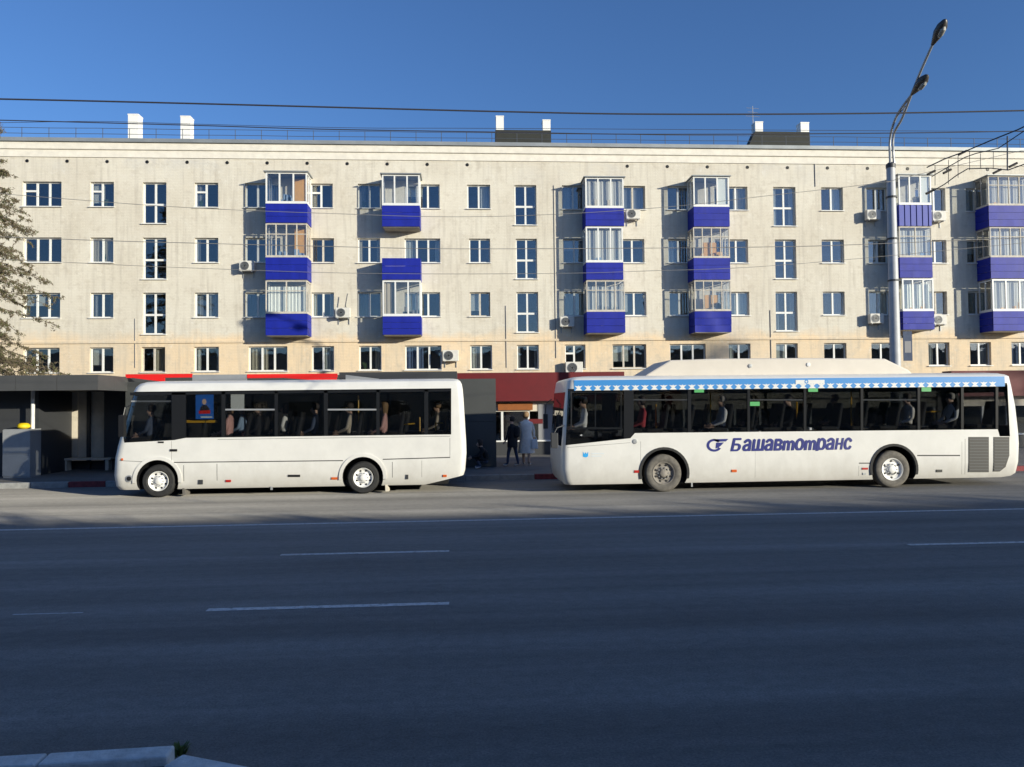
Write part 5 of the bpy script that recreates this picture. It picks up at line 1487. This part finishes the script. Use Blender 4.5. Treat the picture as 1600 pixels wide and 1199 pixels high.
# ------------------------------------------------------------------ trees
def larch(name, px, Y, apex_py, label):
    b = at(px, 640, Y); b.z = .15; zt = at(px, apex_py, Y).z
    t = empty(name, b, label, 'tree')
    H = zt - .15
    tr = MB(); cr = MB()
    tr.tube([b + Vector((.05 * math.sin(k), .04 * math.cos(2 * k), H * k / 8)) for k in range(9)], [.22 * (1 - k / 8.6) for k in range(9)], 9)
    for i in range(270):
        h = U(.10, .99); z = H * h; ln = (1 - h) * 4.7 * U(.55, 1.1) + .45; az = U(0, 6.283)
        d = Vector((math.cos(az), math.sin(az), 0)); P = []
        for k in range(6):
            s = k / 5; P.append(b + Vector((0, 0, z)) + d * (ln * s) + Vector((U(-.05, .05), U(-.05, .05), -ln * .30 * s * s + .10 * ln * max(0, s - .6) + .06 * s)))
        tr.tube(P, .032 * (1 - h * .6), 5, .006)
        for k in range(int(7 + ln * 9)):
            s = U(.12, 1); q = s * 4.999; a = P[int(q)].lerp(P[int(q) + 1], q - int(q))
            sd = Vector((U(-1, 1), U(-1, 1), U(-.9, .25))).normalized(); l2 = U(.12, .5) * (1.15 - s * .5); e = a + sd * l2
            if k % 3 == 0: tr.tube([a, e], .006, 3, .003, caps=False)
            for m_ in range(int(9 + l2 * 30)):
                c = a.lerp(e, U(.05, 1)); c = c + Vector((U(-.05, .05), U(-.05, .05), U(-.05, .04)))
                u = Vector((U(-1, 1), U(-1, 1), U(-1, 1))).normalized(); w_ = u.orthogonal().normalized()
                cr.cur = 0 if rnd() < .68 else 1
                lw = U(.03, .09); ww = U(.007, .02); cr.quad(c - u * lw, c + w_ * ww, c + u * lw, c - w_ * ww)
    tr.build('trunk', 'bark', t); cr.build('crown', ['needle_brown', 'needle_green'], t)
larch('larch_tree', -52, 28.5, 95, 'brown-green feathery conifer at the left edge of the facade')

# ------------------------------------------------------------------ across the road, behind the photographer: what shades the road
def broadleaf(x, y, h, rad, label, dens=1.0):
    t = empty('street_tree', (x, y, 0.0), label, 'tree', 'street trees behind the photographer')
    tr = MB(); cr = MB(); b = Vector((x, y, 0))
    tr.tube([b, b + Vector((.1, 0, h * .35)), b + Vector((0, .1, h * .7)), b + Vector((0, 0, h * .96))], [.02 * h, .016 * h, .009 * h, .02], 8)
    for i in range(int(44 * dens)):
        s = U(.25, .97); a = b + Vector((0, 0, h * s)); az = U(0, 6.283); ln = rad * math.sin(math.pi * min(1, (1.05 - s) * 1.15)) * U(.5, 1.1) + .3
        e = a + Vector((math.cos(az) * ln, math.sin(az) * ln, ln * U(.1, .7)))
        tr.tube([a, a.lerp(e, .5) + Vector((0, 0, .1)), e], .05, 5, .012)
        for k in range(int(70)):
            q = U(.2, 1.05); c = a.lerp(e, q) + Vector((random.gauss(0, .35), random.gauss(0, .35), random.gauss(0, .3)))
            u = Vector((U(-1, 1), U(-1, 1), U(-1, 1))).normalized(); w_ = u.orthogonal().normalized(); r = U(.05, .13)
            cr.quad(c - u * r, c + w_ * r * .8, c + u * r, c - w_ * r * .8)
    tr.build('trunk', 'bark', t); cr.build('crown', 'leaf', t)
SX, SZ = SUN.x / -SUN.y, SUN.z / -SUN.y                   # sideways and upward run per metre towards the sun
def rear_block(x0, x1, yf, h, label):
    e = empty('rear_building', ((x0 + x1) / 2, yf, 0), label, 'building', 'apartment blocks behind the photographer')
    hs = []; x = x0 + 1.5
    while x < x1 - 2.2:
        z = 1.6
        while z + 1.5 < h - .8: hs.append((x, x + 1.3, z, z + 1.4)); z += 2.75
        x += 2.9
    v = holed_wall(x0, x1, 0, h, hs, 0, -.3)
    for p in v.v: p.y = yf + p.y                          # faces the road
    v.build('wall', 'brick_far', e)
    MB().box(x0 + .01, x1 - .01, yf - 11, yf - .31, 0, h - .01).build('core', 'room', e)
    MB().box(x0 - .3, x1 + .3, yf - 11.3, yf + .35, h, h + .25).build('roof', 'roof_metal', e)
    g = MB()
    for a, b_, c, d_ in hs: g.box(a, b_, yf - .2, yf - .19, c, d_)
    g.build('window_glazing', 'glass_window', e)
rear_block(-50, 78, -11.0, (14.6 + 11) * SZ - .25, 'low brick building opposite, behind the photographer')
for i, (gx, gy, dz) in enumerate(((-9, 15.0, .2), (-3.5, 15.4, .0), (2.0, 14.6, .2), (7, 14.6, .0), (12, 14.4, .2))):
    ty = -5.0 - (i % 3) * .8; run = gy - ty
    broadleaf(gx + run * SX, ty, run * SZ + dz, 1.9, '%s leafy street tree from the left behind the photographer' % ['first', 'second', 'third', 'fourth', 'fifth'][i], .6)
ty = -12.0; run = YW - ty
g = at(1100, 575, YW); broadleaf(g.x + run * SX, ty, g.z + run * SZ + 1.6, 2.6, 'tall thin poplar behind the photographer', .8)
